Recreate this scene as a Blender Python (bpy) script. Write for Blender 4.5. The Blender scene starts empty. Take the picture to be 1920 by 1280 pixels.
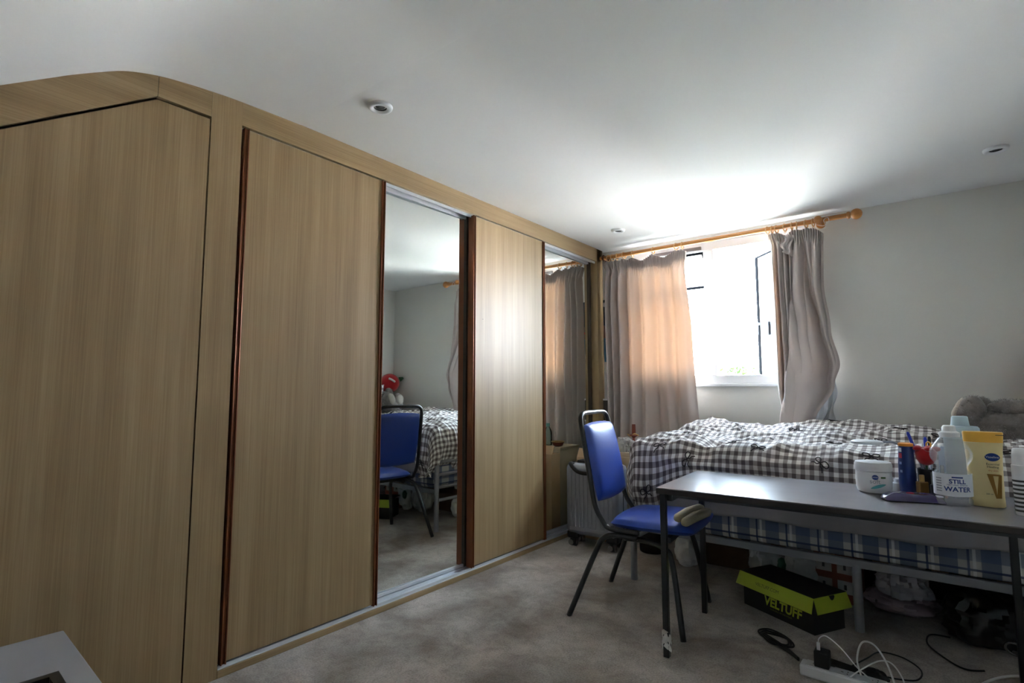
import bpy, math, random
import numpy as np
from mathutils import Vector, Matrix, noise as mnoise
random.seed(7)
PI = math.pi
scene = bpy.context.scene
COL = scene.collection

# ------------------------------------------------------------------ camera
cam_d = bpy.data.cameras.new('camera'); cam = bpy.data.objects.new('camera', cam_d); COL.objects.link(cam)
FPX = 1010.0
cam_d.sensor_width = 36.0; cam_d.lens = 36.0*FPX/1920.0; cam_d.clip_start = .02; cam_d.clip_end = 200
Rw = [[0.78998, -0.05442, -0.61071], [0.61313, 0.07012, 0.78686], [0.0, -0.99605, 0.08876]]
CAM = Vector((2.255, 0, 1.12))
m = Matrix([[Rw[i][0], -Rw[i][1], -Rw[i][2], CAM[i]] for i in range(3)] + [[0, 0, 0, 1]])
cam.matrix_world = m
scene.camera = cam

# ------------------------------------------------------------------ sky, sun, exposure
world = bpy.data.worlds.new('world'); scene.world = world; world.use_nodes = True
bg = world.node_tree.nodes['Background']
bg.inputs[0].default_value = (0.66, 0.83, 1.0, 1); bg.inputs[1].default_value = 1.5
sun_d = bpy.data.lights.new('sun', 'SUN'); sun_d.energy = 13.0; sun_d.angle = math.radians(1.0); sun_d.color = (1, .98, .96)
sun = bpy.data.objects.new('sun', sun_d); COL.objects.link(sun)
sun.rotation_euler = (math.radians(42), 0, math.radians(-15)) ; sun.location = (0, -6, 12)
scene.view_settings.view_transform = 'Standard'; scene.view_settings.look = 'None'
scene.view_settings.gamma = 1; scene.view_settings.use_curve_mapping = False
scene.view_settings.exposure = 5.1
# light portal in the window opening (guides sampling only)
pd = bpy.data.lights.new('window_portal', 'AREA'); pd.shape = 'RECTANGLE'; pd.size = 1.5; pd.size_y = 1.1
pd.cycles.is_portal = True
po = bpy.data.objects.new('window_portal', pd); COL.objects.link(po)
po.location = (.86, 4.5, 1.72); po.rotation_euler = (math.radians(-90), 0, 0)

# ------------------------------------------------------------------ materials
def srgb(r, g, b):
    return tuple((c/255/12.92 if c/255 <= .04045 else ((c/255+.055)/1.055)**2.4) for c in (r, g, b)) + (1,)
MATS = {}
def mat(name, col, rough=.6, metal=0, spec=None, noise=None, bump=None, coat=0, sheen=0, transm=0, alpha=1):
    """noise=(scale vec, amount, detail) brightness variation; bump=(scale, strength)"""
    if name in MATS: return MATS[name]
    M = bpy.data.materials.new(name); M.use_nodes = True; nt = M.node_tree; b = nt.nodes['Principled BSDF']
    b.inputs['Base Color'].default_value = col if len(col) == 4 else tuple(col)+(1,)
    b.inputs['Roughness'].default_value = rough; b.inputs['Metallic'].default_value = metal
    if spec is not None: b.inputs['Specular IOR Level'].default_value = spec
    if coat: b.inputs['Coat Weight'].default_value = coat; b.inputs['Coat Roughness'].default_value = .15
    if sheen: b.inputs['Sheen Weight'].default_value = sheen
    if transm: b.inputs['Transmission Weight'].default_value = transm
    if alpha < 1: b.inputs['Alpha'].default_value = alpha
    tc = None
    if noise or bump: tc = nt.nodes.new('ShaderNodeTexCoord')
    if noise:
        sc, amt, det = noise
        mp = nt.nodes.new('ShaderNodeMapping'); mp.inputs['Scale'].default_value = sc
        nz = nt.nodes.new('ShaderNodeTexNoise'); nz.inputs['Scale'].default_value = 1; nz.inputs['Detail'].default_value = det
        nt.links.new(tc.outputs['Object'], mp.inputs[0]); nt.links.new(mp.outputs[0], nz.inputs['Vector'])
        rp = nt.nodes.new('ShaderNodeValToRGB')
        rp.color_ramp.elements[0].position = .3; rp.color_ramp.elements[1].position = .7
        rp.color_ramp.elements[0].color = tuple(c*(1-amt) for c in col[:3])+(1,)
        rp.color_ramp.elements[1].color = tuple(min(1, c*(1+amt)) for c in col[:3])+(1,)
        nt.links.new(nz.outputs['Fac'], rp.inputs[0]); nt.links.new(rp.outputs[0], b.inputs['Base Color'])
    if bump:
        bs, st = bump
        n2 = nt.nodes.new('ShaderNodeTexNoise'); n2.inputs['Scale'].default_value = bs; n2.inputs['Detail'].default_value = 3
        nt.links.new(tc.outputs['Object'], n2.inputs['Vector'])
        bp = nt.nodes.new('ShaderNodeBump'); bp.inputs['Strength'].default_value = st; bp.inputs['Distance'].default_value = .01
        nt.links.new(n2.outputs['Fac'], bp.inputs['Height']); nt.links.new(bp.outputs[0], b.inputs['Normal'])
    MATS[name] = M; return M

def oak(name, sc_long, sc_fine):
    M = bpy.data.materials.new(name); M.use_nodes = True; nt = M.node_tree; b = nt.nodes['Principled BSDF']
    tc = nt.nodes.new('ShaderNodeTexCoord')
    def nz(sc, det):
        mp = nt.nodes.new('ShaderNodeMapping'); mp.inputs['Scale'].default_value = sc
        n = nt.nodes.new('ShaderNodeTexNoise'); n.inputs['Scale'].default_value = 1; n.inputs['Detail'].default_value = det
        n.inputs['Roughness'].default_value = .6
        nt.links.new(tc.outputs['Object'], mp.inputs[0]); nt.links.new(mp.outputs[0], n.inputs['Vector']); return n
    a = nz(sc_long, 3); f = nz(sc_fine, 4)
    mx = nt.nodes.new('ShaderNodeMath'); mx.operation = 'MULTIPLY_ADD'; mx.inputs[1].default_value = .55
    ml = nt.nodes.new('ShaderNodeMath'); ml.operation = 'MULTIPLY'; ml.inputs[1].default_value = .45
    nt.links.new(f.outputs['Fac'], ml.inputs[0]); nt.links.new(a.outputs['Fac'], mx.inputs[0]); nt.links.new(ml.outputs[0], mx.inputs[2])
    rp = nt.nodes.new('ShaderNodeValToRGB'); e = rp.color_ramp.elements
    e[0].position = .33; e[0].color = srgb(134, 109, 74); e[1].position = .68; e[1].color = srgb(172, 147, 109)
    x = e.new(.5); x.color = srgb(154, 128, 91)
    nt.links.new(mx.outputs[0], rp.inputs[0]); nt.links.new(rp.outputs[0], b.inputs['Base Color'])
    b.inputs['Roughness'].default_value = .42; b.inputs['Specular IOR Level'].default_value = .55
    bp = nt.nodes.new('ShaderNodeBump'); bp.inputs['Strength'].default_value = .05; bp.inputs['Distance'].default_value = .003
    nt.links.new(f.outputs['Fac'], bp.inputs['Height']); nt.links.new(bp.outputs[0], b.inputs['Normal'])
    return M
OAK_V = oak('oak_laminate_upright', (6, 14, .5), (30, 190, 2.2))
OAK_H = oak('oak_laminate_level', (6, .5, 14), (30, 2.2, 190))

def gingham(name, pitch):
    M = bpy.data.materials.new(name); M.use_nodes = True; nt = M.node_tree; b = nt.nodes['Principled BSDF']
    tc = nt.nodes.new('ShaderNodeTexCoord'); sp = nt.nodes.new('ShaderNodeSeparateXYZ')
    nt.links.new(tc.outputs['UV'], sp.inputs[0])
    outs = []
    for ax in (0, 1):
        d = nt.nodes.new('ShaderNodeMath'); d.operation = 'DIVIDE'; d.inputs[1].default_value = pitch
        fr = nt.nodes.new('ShaderNodeMath'); fr.operation = 'FRACT'
        lt = nt.nodes.new('ShaderNodeMath'); lt.operation = 'LESS_THAN'; lt.inputs[1].default_value = .5
        nt.links.new(sp.outputs[ax], d.inputs[0]); nt.links.new(d.outputs[0], fr.inputs[0]); nt.links.new(fr.outputs[0], lt.inputs[0])
        outs.append(lt)
    ad = nt.nodes.new('ShaderNodeMath'); ad.operation = 'ADD'
    nt.links.new(outs[0].outputs[0], ad.inputs[0]); nt.links.new(outs[1].outputs[0], ad.inputs[1])
    hf = nt.nodes.new('ShaderNodeMath'); hf.operation = 'MULTIPLY'; hf.inputs[1].default_value = .5
    nt.links.new(ad.outputs[0], hf.inputs[0])
    rp = nt.nodes.new('ShaderNodeValToRGB'); rp.color_ramp.interpolation = 'CONSTANT'; e = rp.color_ramp.elements
    e[0].position = 0; e[0].color = srgb(240, 238, 235); e[1].position = .25; e[1].color = srgb(168, 159, 157)
    x = e.new(.75); x.color = srgb(100, 90, 90)
    nt.links.new(hf.outputs[0], rp.inputs[0]); nt.links.new(rp.outputs[0], b.inputs['Base Color'])
    b.inputs['Roughness'].default_value = .85; b.inputs['Sheen Weight'].default_value = .15
    return M
GING = gingham('gingham_cotton', .0395)

def plaid(name):
    M = bpy.data.materials.new(name); M.use_nodes = True; nt = M.node_tree; b = nt.nodes['Principled BSDF']
    tc = nt.nodes.new('ShaderNodeTexCoord'); sp = nt.nodes.new('ShaderNodeSeparateXYZ'); nt.links.new(tc.outputs['Object'], sp.inputs[0])
    def stripe(out, pitch, ph, w):
        d = nt.nodes.new('ShaderNodeMath'); d.operation = 'MULTIPLY_ADD'; d.inputs[1].default_value = 1/pitch; d.inputs[2].default_value = ph+50
        fr = nt.nodes.new('ShaderNodeMath'); fr.operation = 'FRACT'
        lt = nt.nodes.new('ShaderNodeMath'); lt.operation = 'LESS_THAN'; lt.inputs[1].default_value = w
        nt.links.new(out, d.inputs[0]); nt.links.new(d.outputs[0], fr.inputs[0]); nt.links.new(fr.outputs[0], lt.inputs[0]); return lt.outputs[0]
    base = nt.nodes.new('ShaderNodeRGB'); base.outputs[0].default_value = srgb(186, 186, 184); cur = base.outputs[0]
    for out, pitch, ph, w, col, fac in ((sp.outputs[0], .14, .0, .45, srgb(58, 76, 108), .75), (sp.outputs[1], .14, .0, .45, srgb(70, 92, 130), .75),
                                   (sp.outputs[2], .14, .15, .40, srgb(70, 92, 130), .6), (sp.outputs[0], .14, .33, .06, srgb(40, 56, 96), .9),
                                   (sp.outputs[0], .14, .20, .08, srgb(226, 228, 230), .7), (sp.outputs[2], .14, .45, .07, srgb(40, 56, 96), .9)):
        mx = nt.nodes.new('ShaderNodeMixRGB'); mx.inputs[2].default_value = col
        ml = nt.nodes.new('ShaderNodeMath'); ml.operation = 'MULTIPLY'; ml.inputs[1].default_value = fac
        nt.links.new(stripe(out, pitch, ph, w), ml.inputs[0]); nt.links.new(ml.outputs[0], mx.inputs[0])
        nt.links.new(cur, mx.inputs[1]); cur = mx.outputs[0]
    nt.links.new(cur, b.inputs['Base Color']); b.inputs['Roughness'].default_value = .9
    return M
PLAID = plaid('blue_plaid_ticking')

def curtain_mat():
    M = bpy.data.materials.new('curtain_fabric'); M.use_nodes = True; nt = M.node_tree; b = nt.nodes['Principled BSDF']
    b.inputs['Base Color'].default_value = srgb(190, 179, 174); b.inputs['Roughness'].default_value = .85; b.inputs['Sheen Weight'].default_value = .2
    tr = nt.nodes.new('ShaderNodeBsdfTranslucent'); tr.inputs[0].default_value = (.80, .44, .24, 1)
    mx = nt.nodes.new('ShaderNodeMixShader'); mx.inputs[0].default_value = .045
    out = nt.nodes['Material Output']
    nt.links.new(b.outputs[0], mx.inputs[1]); nt.links.new(tr.outputs[0], mx.inputs[2]); nt.links.new(mx.outputs[0], out.inputs[0])
    return M
CURT = curtain_mat()

def glass_thin(name, tint=(1, 1, 1, 1), fac=.08, rough=.0):
    M = bpy.data.materials.new(name); M.use_nodes = True; nt = M.node_tree
    nt.nodes.remove(nt.nodes['Principled BSDF'])
    t = nt.nodes.new('ShaderNodeBsdfTransparent'); t.inputs[0].default_value = tint
    g = nt.nodes.new('ShaderNodeBsdfGlossy'); g.inputs['Roughness'].default_value = rough
    fr = nt.nodes.new('ShaderNodeFresnel'); fr.inputs[0].default_value = 1.45
    ad = nt.nodes.new('ShaderNodeMath'); ad.operation = 'ADD'; ad.inputs[1].default_value = fac
    nt.links.new(fr.outputs[0], ad.inputs[0])
    mx = nt.nodes.new('ShaderNodeMixShader')
    nt.links.new(ad.outputs[0], mx.inputs[0]); nt.links.new(t.outputs[0], mx.inputs[1]); nt.links.new(g.outputs[0], mx.inputs[2])
    nt.links.new(mx.outputs[0], nt.nodes['Material Output'].inputs[0]); return M
GLASS = glass_thin('window_glass', fac=.0)
PET = bpy.data.materials.new('clear_plastic'); PET.use_nodes = True
_b = PET.node_tree.nodes['Principled BSDF']; _b.inputs['Base Color'].default_value = (.86, .9, .95, 1); _b.inputs['Roughness'].default_value = .12; _b.inputs['Alpha'].default_value = .26; _b.inputs['Specular IOR Level'].default_value = .8
def film_mat(name, col, dens):
    M = bpy.data.materials.new(name); M.use_nodes = True; nt = M.node_tree; b = nt.nodes['Principled BSDF']
    b.inputs['Base Color'].default_value = col; b.inputs['Roughness'].default_value = .3; b.inputs['Alpha'].default_value = dens
    return M

CARPET = None
def carpet():
    M = bpy.data.materials.new('carpet_pile'); M.use_nodes = True; nt = M.node_tree; b = nt.nodes['Principled BSDF']
    tc = nt.nodes.new('ShaderNodeTexCoord')
    def nz(s, d, dist=0):
        n = nt.nodes.new('ShaderNodeTexNoise'); n.inputs['Scale'].default_value = s; n.inputs['Detail'].default_value = d; n.inputs['Distortion'].default_value = dist
        nt.links.new(tc.outputs['Object'], n.inputs['Vector']); return n
    a = nz(2.2, 5, .6); f = nz(140, 3); g = nz(16, 4, 1.0)
    r1 = nt.nodes.new('ShaderNodeValToRGB'); e = r1.color_ramp.elements
    e[0].position = .36; e[0].color = srgb(134, 121, 110); e[1].position = .60; e[1].color = srgb(192, 182, 174)
    nt.links.new(a.outputs['Fac'], r1.inputs[0])
    r2 = nt.nodes.new('ShaderNodeValToRGB'); e = r2.color_ramp.elements
    e[0].position = .36; e[0].color = (.62, .60, .58, 1); e[1].position = .60; e[1].color = (1.08, 1.08, 1.08, 1)
    av = nt.nodes.new('ShaderNodeMath'); av.operation = 'MULTIPLY_ADD'; av.inputs[1].default_value = .6
    ml = nt.nodes.new('ShaderNodeMath'); ml.operation = 'MULTIPLY'; ml.inputs[1].default_value = .4
    nt.links.new(g.outputs['Fac'], ml.inputs[0]); nt.links.new(f.outputs['Fac'], av.inputs[0]); nt.links.new(ml.outputs[0], av.inputs[2])
    nt.links.new(av.outputs[0], r2.inputs[0])
    mx = nt.nodes.new('ShaderNodeMixRGB'); mx.blend_type = 'MULTIPLY'; mx.inputs[0].default_value = 1
    nt.links.new(r1.outputs[0], mx.inputs[1]); nt.links.new(r2.outputs[0], mx.inputs[2]); nt.links.new(mx.outputs[0], b.inputs['Base Color'])
    b.inputs['Roughness'].default_value = 1; b.inputs['Sheen Weight'].default_value = .3; b.inputs['Specular IOR Level'].default_value = .1
    bp = nt.nodes.new('ShaderNodeBump'); bp.inputs['Strength'].default_value = .6; bp.inputs['Distance'].default_value = .008
    nt.links.new(av.outputs[0], bp.inputs['Height']); nt.links.new(bp.outputs[0], b.inputs['Normal'])
    return M
CARPET = carpet()

WALL = mat('wall_paint', srgb(226, 224, 217), .75, noise=((1.5, 1.5, 1.5), .02, 2), bump=(60, .03))
CEIL = mat('ceiling_paint', srgb(234, 234, 233), .75, spec=.15, bump=(2.5, .06))
PVC = mat('white_upvc', srgb(236, 238, 240), .3)
TRIM = mat('brown_metal_trim', srgb(124, 70, 40), .3, metal=.35)
TRIMD = mat('dark_bronze_trim', srgb(66, 54, 44), .35, metal=.3)
ALU = mat('aluminium_track', srgb(212, 214, 218), .35, metal=.3)
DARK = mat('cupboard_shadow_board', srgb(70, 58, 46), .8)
MIRROR = mat('mirror_glass', (.83, .87, .85, 1), .012, metal=1.0)
POLE = mat('pine_pole', srgb(196, 132, 68), .35, coat=.3, noise=((3, 40, 40), .15, 3))
POLED = mat('dark_wood_bracket', srgb(110, 62, 34), .4)
BLACKM = mat('black_tube_steel', srgb(26, 26, 30), .28, coat=.4)
BLUEV = mat('blue_vinyl', srgb(38, 72, 168), .34, spec=.6, bump=(90, .04))
TABTOP = mat('grey_laminate', srgb(140, 138, 142), .20, spec=.6, noise=((2, 6, 2), .05, 4))
TABEDGE = mat('dark_table_edge', srgb(52, 44, 42), .4)
GREYM = mat('grey_bed_steel', srgb(150, 152, 158), .35, metal=.4)
SHEET = mat('grey_sheet', srgb(168, 164, 168), .9, bump=(30, .1))
BOWM = mat('dark_bow_ribbon', srgb(48, 40, 42), .8)
WHITEP = mat('white_plastic', srgb(232, 233, 236), .35)
WHITEC = mat('white_cable_rubber', srgb(224, 224, 222), .45)
BLACKP = mat('black_plastic', srgb(20, 20, 23), .35)
BLACKC = mat('black_cable_rubber', srgb(16, 16, 18), .5)
CARD = mat('cardboard', srgb(196, 160, 122), .85)
TEXTB = mat('print_blue', srgb(28, 62, 140), .5)
TEXTD = mat('print_dark', srgb(70, 66, 62), .5)

# ------------------------------------------------------------------ mesh builder
class MB:
    def __init__(s): s.v = []; s.f = []; s.uv = None
    def add(s, vs, fs):
        o = len(s.v); s.v += [tuple(p) for p in vs]; s.f += [tuple(i+o for i in f) for f in fs]; return s
    def box(s, x0, x1, y0, y1, z0, z1):
        return s.add([(x0,y0,z0),(x1,y0,z0),(x1,y1,z0),(x0,y1,z0),(x0,y0,z1),(x1,y0,z1),(x1,y1,z1),(x0,y1,z1)],
                     [(0,3,2,1),(4,5,6,7),(0,1,5,4),(1,2,6,5),(2,3,7,6),(3,0,4,7)])
    def prism(s, poly, axis, a, b):
        """poly in the two remaining axes (in order), extruded along axis a..b"""
        n = len(poly)
        def P(t, q):
            if axis == 0: return (t, q[0], q[1])
            if axis == 1: return (q[0], t, q[1])
            return (q[0], q[1], t)
        vs = [P(a, q) for q in poly]+[P(b, q) for q in poly]
        fs = [tuple(range(n))[::-1], tuple(range(n, 2*n))]+[(i, (i+1) % n, n+(i+1) % n, n+i) for i in range(n)]
        return s.add(vs, fs)
    def tube(s, pts, r, n=10, closed=False, cap=True):
        pts = [Vector(p) for p in pts]; k = len(pts); rs = r if isinstance(r, (list, tuple)) else [r]*k
        up = None; rings = []
        for i, p in enumerate(pts):
            if closed: t = (pts[(i+1) % k]-pts[i-1])
            else: t = pts[min(i+1, k-1)]-pts[max(i-1, 0)]
            if t.length < 1e-9: t = Vector((0, 0, 1))
            t.normalize()
            if up is None:
                up = Vector((0, 0, 1)) if abs(t.z) < .9 else Vector((1, 0, 0))
            up = (up-t*up.dot(t)); 
            if up.length < 1e-6: up = t.orthogonal()
            up.normalize(); sd = t.cross(up)
            rings.append([p+(up*math.cos(2*PI*j/n)+sd*math.sin(2*PI*j/n))*rs[i] for j in range(n)])
        vs = [q for rg in rings for q in rg]; fs = []
        for i in range(k if closed else k-1):
            a = i*n; b = ((i+1) % k)*n
            fs += [(a+j, a+(j+1) % n, b+(j+1) % n, b+j) for j in range(n)]
        if cap and not closed: fs += [tuple(range(n))[::-1], tuple(range((k-1)*n, k*n))]
        return s.add(vs, fs)
    def lathe(s, prof, c=(0, 0, 0), n=28, sx=1, sy=1, cap=True):
        k = len(prof); vs = []
        for r, z in prof:
            vs += [(c[0]+r*sx*math.cos(2*PI*j/n), c[1]+r*sy*math.sin(2*PI*j/n), c[2]+z) for j in range(n)]
        fs = [(i*n+j, i*n+(j+1) % n, (i+1)*n+(j+1) % n, (i+1)*n+j) for i in range(k-1) for j in range(n)]
        if cap: fs += [tuple(range(n))[::-1], tuple(range((k-1)*n, k*n))]
        return s.add(vs, fs)
    def ball(s, c, r, n=20, k=12, rot=None):
        r = r if isinstance(r, (list, tuple)) else (r, r, r); c = Vector(c); vs = []
        for i in range(1, k):
            th = PI*i/k
            for j in range(n):
                q = Vector((r[0]*math.sin(th)*math.cos(2*PI*j/n), r[1]*math.sin(th)*math.sin(2*PI*j/n), r[2]*math.cos(th)))
                vs.append(c+(rot @ q if rot else q))
        t = Vector((0, 0, r[2])); vs += [c+(rot @ t if rot else t), c-(rot @ t if rot else t)]
        T = len(vs)-2
        fs = [((i*n+j), ((i+1)*n+j), ((i+1)*n+(j+1) % n), (i*n+(j+1) % n)) for i in range(k-2) for j in range(n)]
        fs += [(T, j, (j+1) % n) for j in range(n)]+[(T+1, (k-2)*n+(j+1) % n, (k-2)*n+j) for j in range(n)]
        return s.add(vs, fs)
    def torus(s, c, R, r, axis, n=28, k=8):
        c = Vector(c); a = Vector(axis).normalized(); u = a.orthogonal().normalized(); w = a.cross(u)
        return s.tube([c+(u*math.cos(2*PI*i/n)+w*math.sin(2*PI*i/n))*R for i in range(n)], r, k, closed=True)
    def grid(s, fn, nu, nv, uvfn=None):
        o = len(s.v)
        for j in range(nv+1):
            for i in range(nu+1): s.v.append(tuple(fn(i/nu, j/nv)))
        w = nu+1
        for j in range(nv):
            for i in range(nu): s.f.append((o+j*w+i, o+j*w+i+1, o+(j+1)*w+i+1, o+(j+1)*w+i))
        return s
    def build(s, name, material, parent=None, smooth=False, bevel=0, uvs=None, world=False, mats=None, fmat=None, solid=0, sub=0, auto=None):
        me = bpy.data.meshes.new(name); me.from_pydata(s.v, [], s.f); me.update()
        for mm in (mats or [material]): me.materials.append(mm)
        if fmat: me.polygons.foreach_set('material_index', fmat)
        if smooth: me.polygons.foreach_set('use_smooth', [True]*len(me.polygons))
        if uvs:
            lay = me.uv_layers.new(name='UVMap')
            for p in me.polygons:
                for li in p.loop_indices: lay.data[li].uv = uvs[me.loops[li].vertex_index]
        o = bpy.data.objects.new(name, me); COL.objects.link(o)
        if parent:
            o.parent = parent
            if world:
                L = parent
                Mx = Matrix.Identity(4); ch = []
                while L: ch.append(L); L = L.parent
                for q in reversed(ch): Mx = Mx @ q.matrix_parent_inverse @ q.matrix_basis
                o.matrix_parent_inverse = Mx.inverted()
        if bevel:
            b = o.modifiers.new('bevel', 'BEVEL'); b.width = bevel; b.segments = 2; b.limit_method = 'ANGLE'; b.angle_limit = math.radians(50)
        if solid:
            b = o.modifiers.new('solid', 'SOLIDIFY'); b.thickness = solid; b.offset = 0
        if sub:
            b = o.modifiers.new('sub', 'SUBSURF'); b.levels = sub; b.render_levels = sub
        if auto is not None and smooth:
            try: me.set_sharp_from_angle(angle=math.radians(auto))
            except Exception: pass
        return o

def thing(name, label, cat, loc=(0, 0, 0), rz=0, group=None):
    o = bpy.data.objects.new(name, None); COL.objects.link(o); o.empty_display_size = .05
    o.location = loc; o.rotation_euler = (0, 0, rz); o['label'] = label; o['category'] = cat
    if group: o['group'] = group
    return o
def tag(o, label, cat, group=None, kind=None):
    o['label'] = label; o['category'] = cat
    if group: o['group'] = group
    if kind: o['kind'] = kind
    return o
def struct(o, label=None, cat=None):
    o['kind'] = 'structure'
    if label: o['label'] = label
    if cat: o['category'] = cat
    return o
def arc(c, r, a0, a1, n, plane='xz', const=0):
    out = []
    for i in range(n+1):
        a = a0+(a1-a0)*i/n; p, q = c[0]+r*math.cos(a), c[1]+r*math.sin(a)
        out.append({'xz': (p, const, q), 'xy': (p, q, const), 'yz': (const, p, q)}[plane])
    return out
def spline(pts, n=8, closed=False):
    P = [Vector(p) for p in pts]; k = len(P); out = []
    for i in range(k if closed else k-1):
        if closed: a, b, c, d = P[i-1], P[i], P[(i+1) % k], P[(i+2) % k]
        else: a, b, c, d = P[max(i-1, 0)], P[i], P[i+1], P[min(i+2, k-1)]
        for j in range(n):
            t = j/n
            out.append(.5*((2*b)+(c-a)*t+(2*a-5*b+4*c-d)*t*t+(3*b-a-3*c+d)*t**3))
    if not closed: out.append(P[-1])
    return out
def interp(tab, t):
    if t <= tab[0][0]: return tab[0][1]
    for (a, va), (b, vb) in zip(tab, tab[1:]):
        if t <= b:
            f = (t-a)/(b-a); f = f*f*(3-2*f); return va+(vb-va)*f
    return tab[-1][1]
def text_mb(body, size, mapfn, align='CENTER', squeeze=1.0, bold=0, shear=0):
    """flat lettering: mapfn(x, y) -> 3D point"""
    cu = bpy.data.curves.new('t', 'FONT'); cu.body = body; cu.size = size; cu.align_x = align; cu.resolution_u = 3; cu.offset = bold; cu.shear = shear
    o = bpy.data.objects.new('t', cu); COL.objects.link(o)
    dg = bpy.context.evaluated_depsgraph_get(); me = bpy.data.meshes.new_from_object(o.evaluated_get(dg))
    mb = MB(); mb.add([mapfn(v.co.x*squeeze, v.co.y) for v in me.vertices], [tuple(p.vertices) for p in me.polygons])
    bpy.data.objects.remove(o); bpy.data.meshes.remove(me); bpy.data.curves.remove(cu)
    return mb

# ================================================================== THE ROOM
XL, XR, YF, YB, ZC = -.62, 2.95, -1.2, 4.28, 2.348
struct(MB().box(XL-.1, XR+.1, YF-.1, YB+.1, -.1, 0).build('floor', CARPET), 'grey-beige short pile carpet covering the bedroom floor', 'floor')
# ceiling: flat part, cove and slope down towards the eaves behind the camera
prof = [(YB+.3, ZC), (1.6, ZC), (1.29, ZC-.002), (1.027, 2.339), (.907, 2.331), (.804, 2.320), (.712, 2.305), (.619, 2.277), (.551, 2.242), (.427, 2.165), (.288, 2.069), (YF-.15, 2.069-(.288-YF+.15)*.68)]
sm = spline([(0, a, b) for a, b in prof], 4)
mb = MB(); k = len(sm)
for x in (XL-.15, XR+.15):
    for p in sm: mb.v.append((x, p.y, p.z))
for i in range(k-1): mb.f.append((i, i+1, k+i+1, k+i))
mb2 = MB(); mb2.v = [(x, y, z) for x, y, z in mb.v]+[(x, y, z+.12) for x, y, z in mb.v]; n2 = 2*k
mb2.f = list(mb.f)+[tuple(n2+i for i in f[::-1]) for f in mb.f]
struct(mb2.build('ceiling', CEIL, smooth=True, auto=40), 'white painted ceiling curving down into a slope', 'ceiling')
# back wall with window opening
WX0, WX1, WZ0, WZ1 = .25, 1.62, 1.165, 2.29
mb = MB()
mb.box(XL-.1, WX0, YB, YB+.22, 0, ZC); mb.box(WX1, XR+.1, YB, YB+.22, 0, ZC)
mb.box(WX0, WX1, YB, YB+.22, 0, WZ0); mb.box(WX0, WX1, YB, YB+.22, WZ1, ZC)
struct(mb.build('wall_back', WALL), 'off-white wall holding the window above the bed', 'wall')
struct(MB().box(XR, XR+.1, YF-.1, YB, 0, ZC).build('wall_right', WALL), 'off-white wall at the head of the bed', 'wall')
struct(MB().box(XL-.1, XL, YF-.1, YB, 0, ZC).build('wall_left', WALL), 'wall hidden behind the fitted wardrobe', 'wall')
struct(MB().box(XL, XR, YF-.1, YF, 0, 1.3).build('wall_front', WALL), 'low knee wall under the sloping ceiling', 'wall')
struct(MB().box(XL, XR, YF, YF+.012, 0, .1).build('baseboard_front', PVC, bevel=.003), 'white skirting along the knee wall', 'baseboard')
struct(MB().box(XR-.014, XR, YF, YB, 0, .1).build('baseboard_right', PVC, bevel=.003), 'white skirting along the right wall', 'baseboard')

# ------------------------------------------------------------------ window
win = bpy.data.objects.new('window_1', None); COL.objects.link(win); win.location = ((WX0+WX1)/2, YB, WZ0)
struct(win, 'white plastic double casement window standing open above the bed', 'window')
fy0, fy1 = YB+.005, YB+.07
def frame(mb, x0, x1, z0, z1, t, y0, y1):
    mb.box(x0, x1, y0, y1, z0, z0+t); mb.box(x0, x1, y0, y1, z1-t, z1)
    mb.box(x0, x0+t, y0, y1, z0+t, z1-t); mb.box(x1-t, x1, y0, y1, z0+t, z1-t); return mb
frame(MB(), WX0, WX1, WZ0, WZ1, .065, fy0, fy1).build('window_frame', PVC, win, world=True, bevel=.004)
MB().box(.865, .945, fy0, fy1, WZ0+.065, WZ1-.065).build('mullion', PVC, win, world=True, bevel=.004)
MB().box(WX0+.065, .865, fy0, fy1, 1.83, 1.89).build('transom', PVC, win, world=True, bevel=.004)
MB().box(WX0-.03, WX1+.03, YB-.02, YB+.004, WZ0-.022, WZ0).build('window_sill', PVC, win, world=True, bevel=.004)
MB().box(WX0+.065, .865, fy0+.025, fy0+.031, WZ0+.065, 1.83).build('pane', GLASS, win, world=True)
# top-hung fanlight, opened outwards
def sash(name, w, hgt, t=.05, d=.045):
    mbs = frame(MB(), 0, w, 0, hgt, t, 0, d)
    return mbs
def place(mbx, M4):
    mbx.v = [tuple(M4 @ Vector(p)) for p in mbx.v]; return mbx
gask = mat('black_window_gasket', (.003, .0035, .005, 1), .9, spec=.05)
fw, fh = .865-WX0-.075, 2.225-1.89
Mf = Matrix.Translation((WX0+.07, fy0+.03, 2.225)) @ Matrix.Rotation(math.radians(42), 4, 'X') @ Matrix.Translation((0, 0, -fh))
fan = place(sash('s', fw, fh), Mf).build('fanlight_sash', PVC, win, world=True)
place(MB().box(.05, fw-.05, .02, .026, .05, fh-.05), Mf).build('pane', GLASS, fan, world=True)
place(frame(MB(), -.004, fw+.004, -.004, fh+.004, .022, -.006, 0), Mf).build('gasket', gask, fan, world=True)
place(MB().box(.5, .62, -.03, -.012, .012, .03).box(.55, .57, -.03, 0, .01, .035), Mf).build('window_handle', mat('grey_handle', srgb(120, 124, 132), .4), fan, world=True)
MB().box(.45, .855, fy0-.012, fy0, 2.232, 2.262).build('trickle_vent', mat('vent_grey', srgb(110, 106, 108), .5), win, world=True, bevel=.003)
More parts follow.
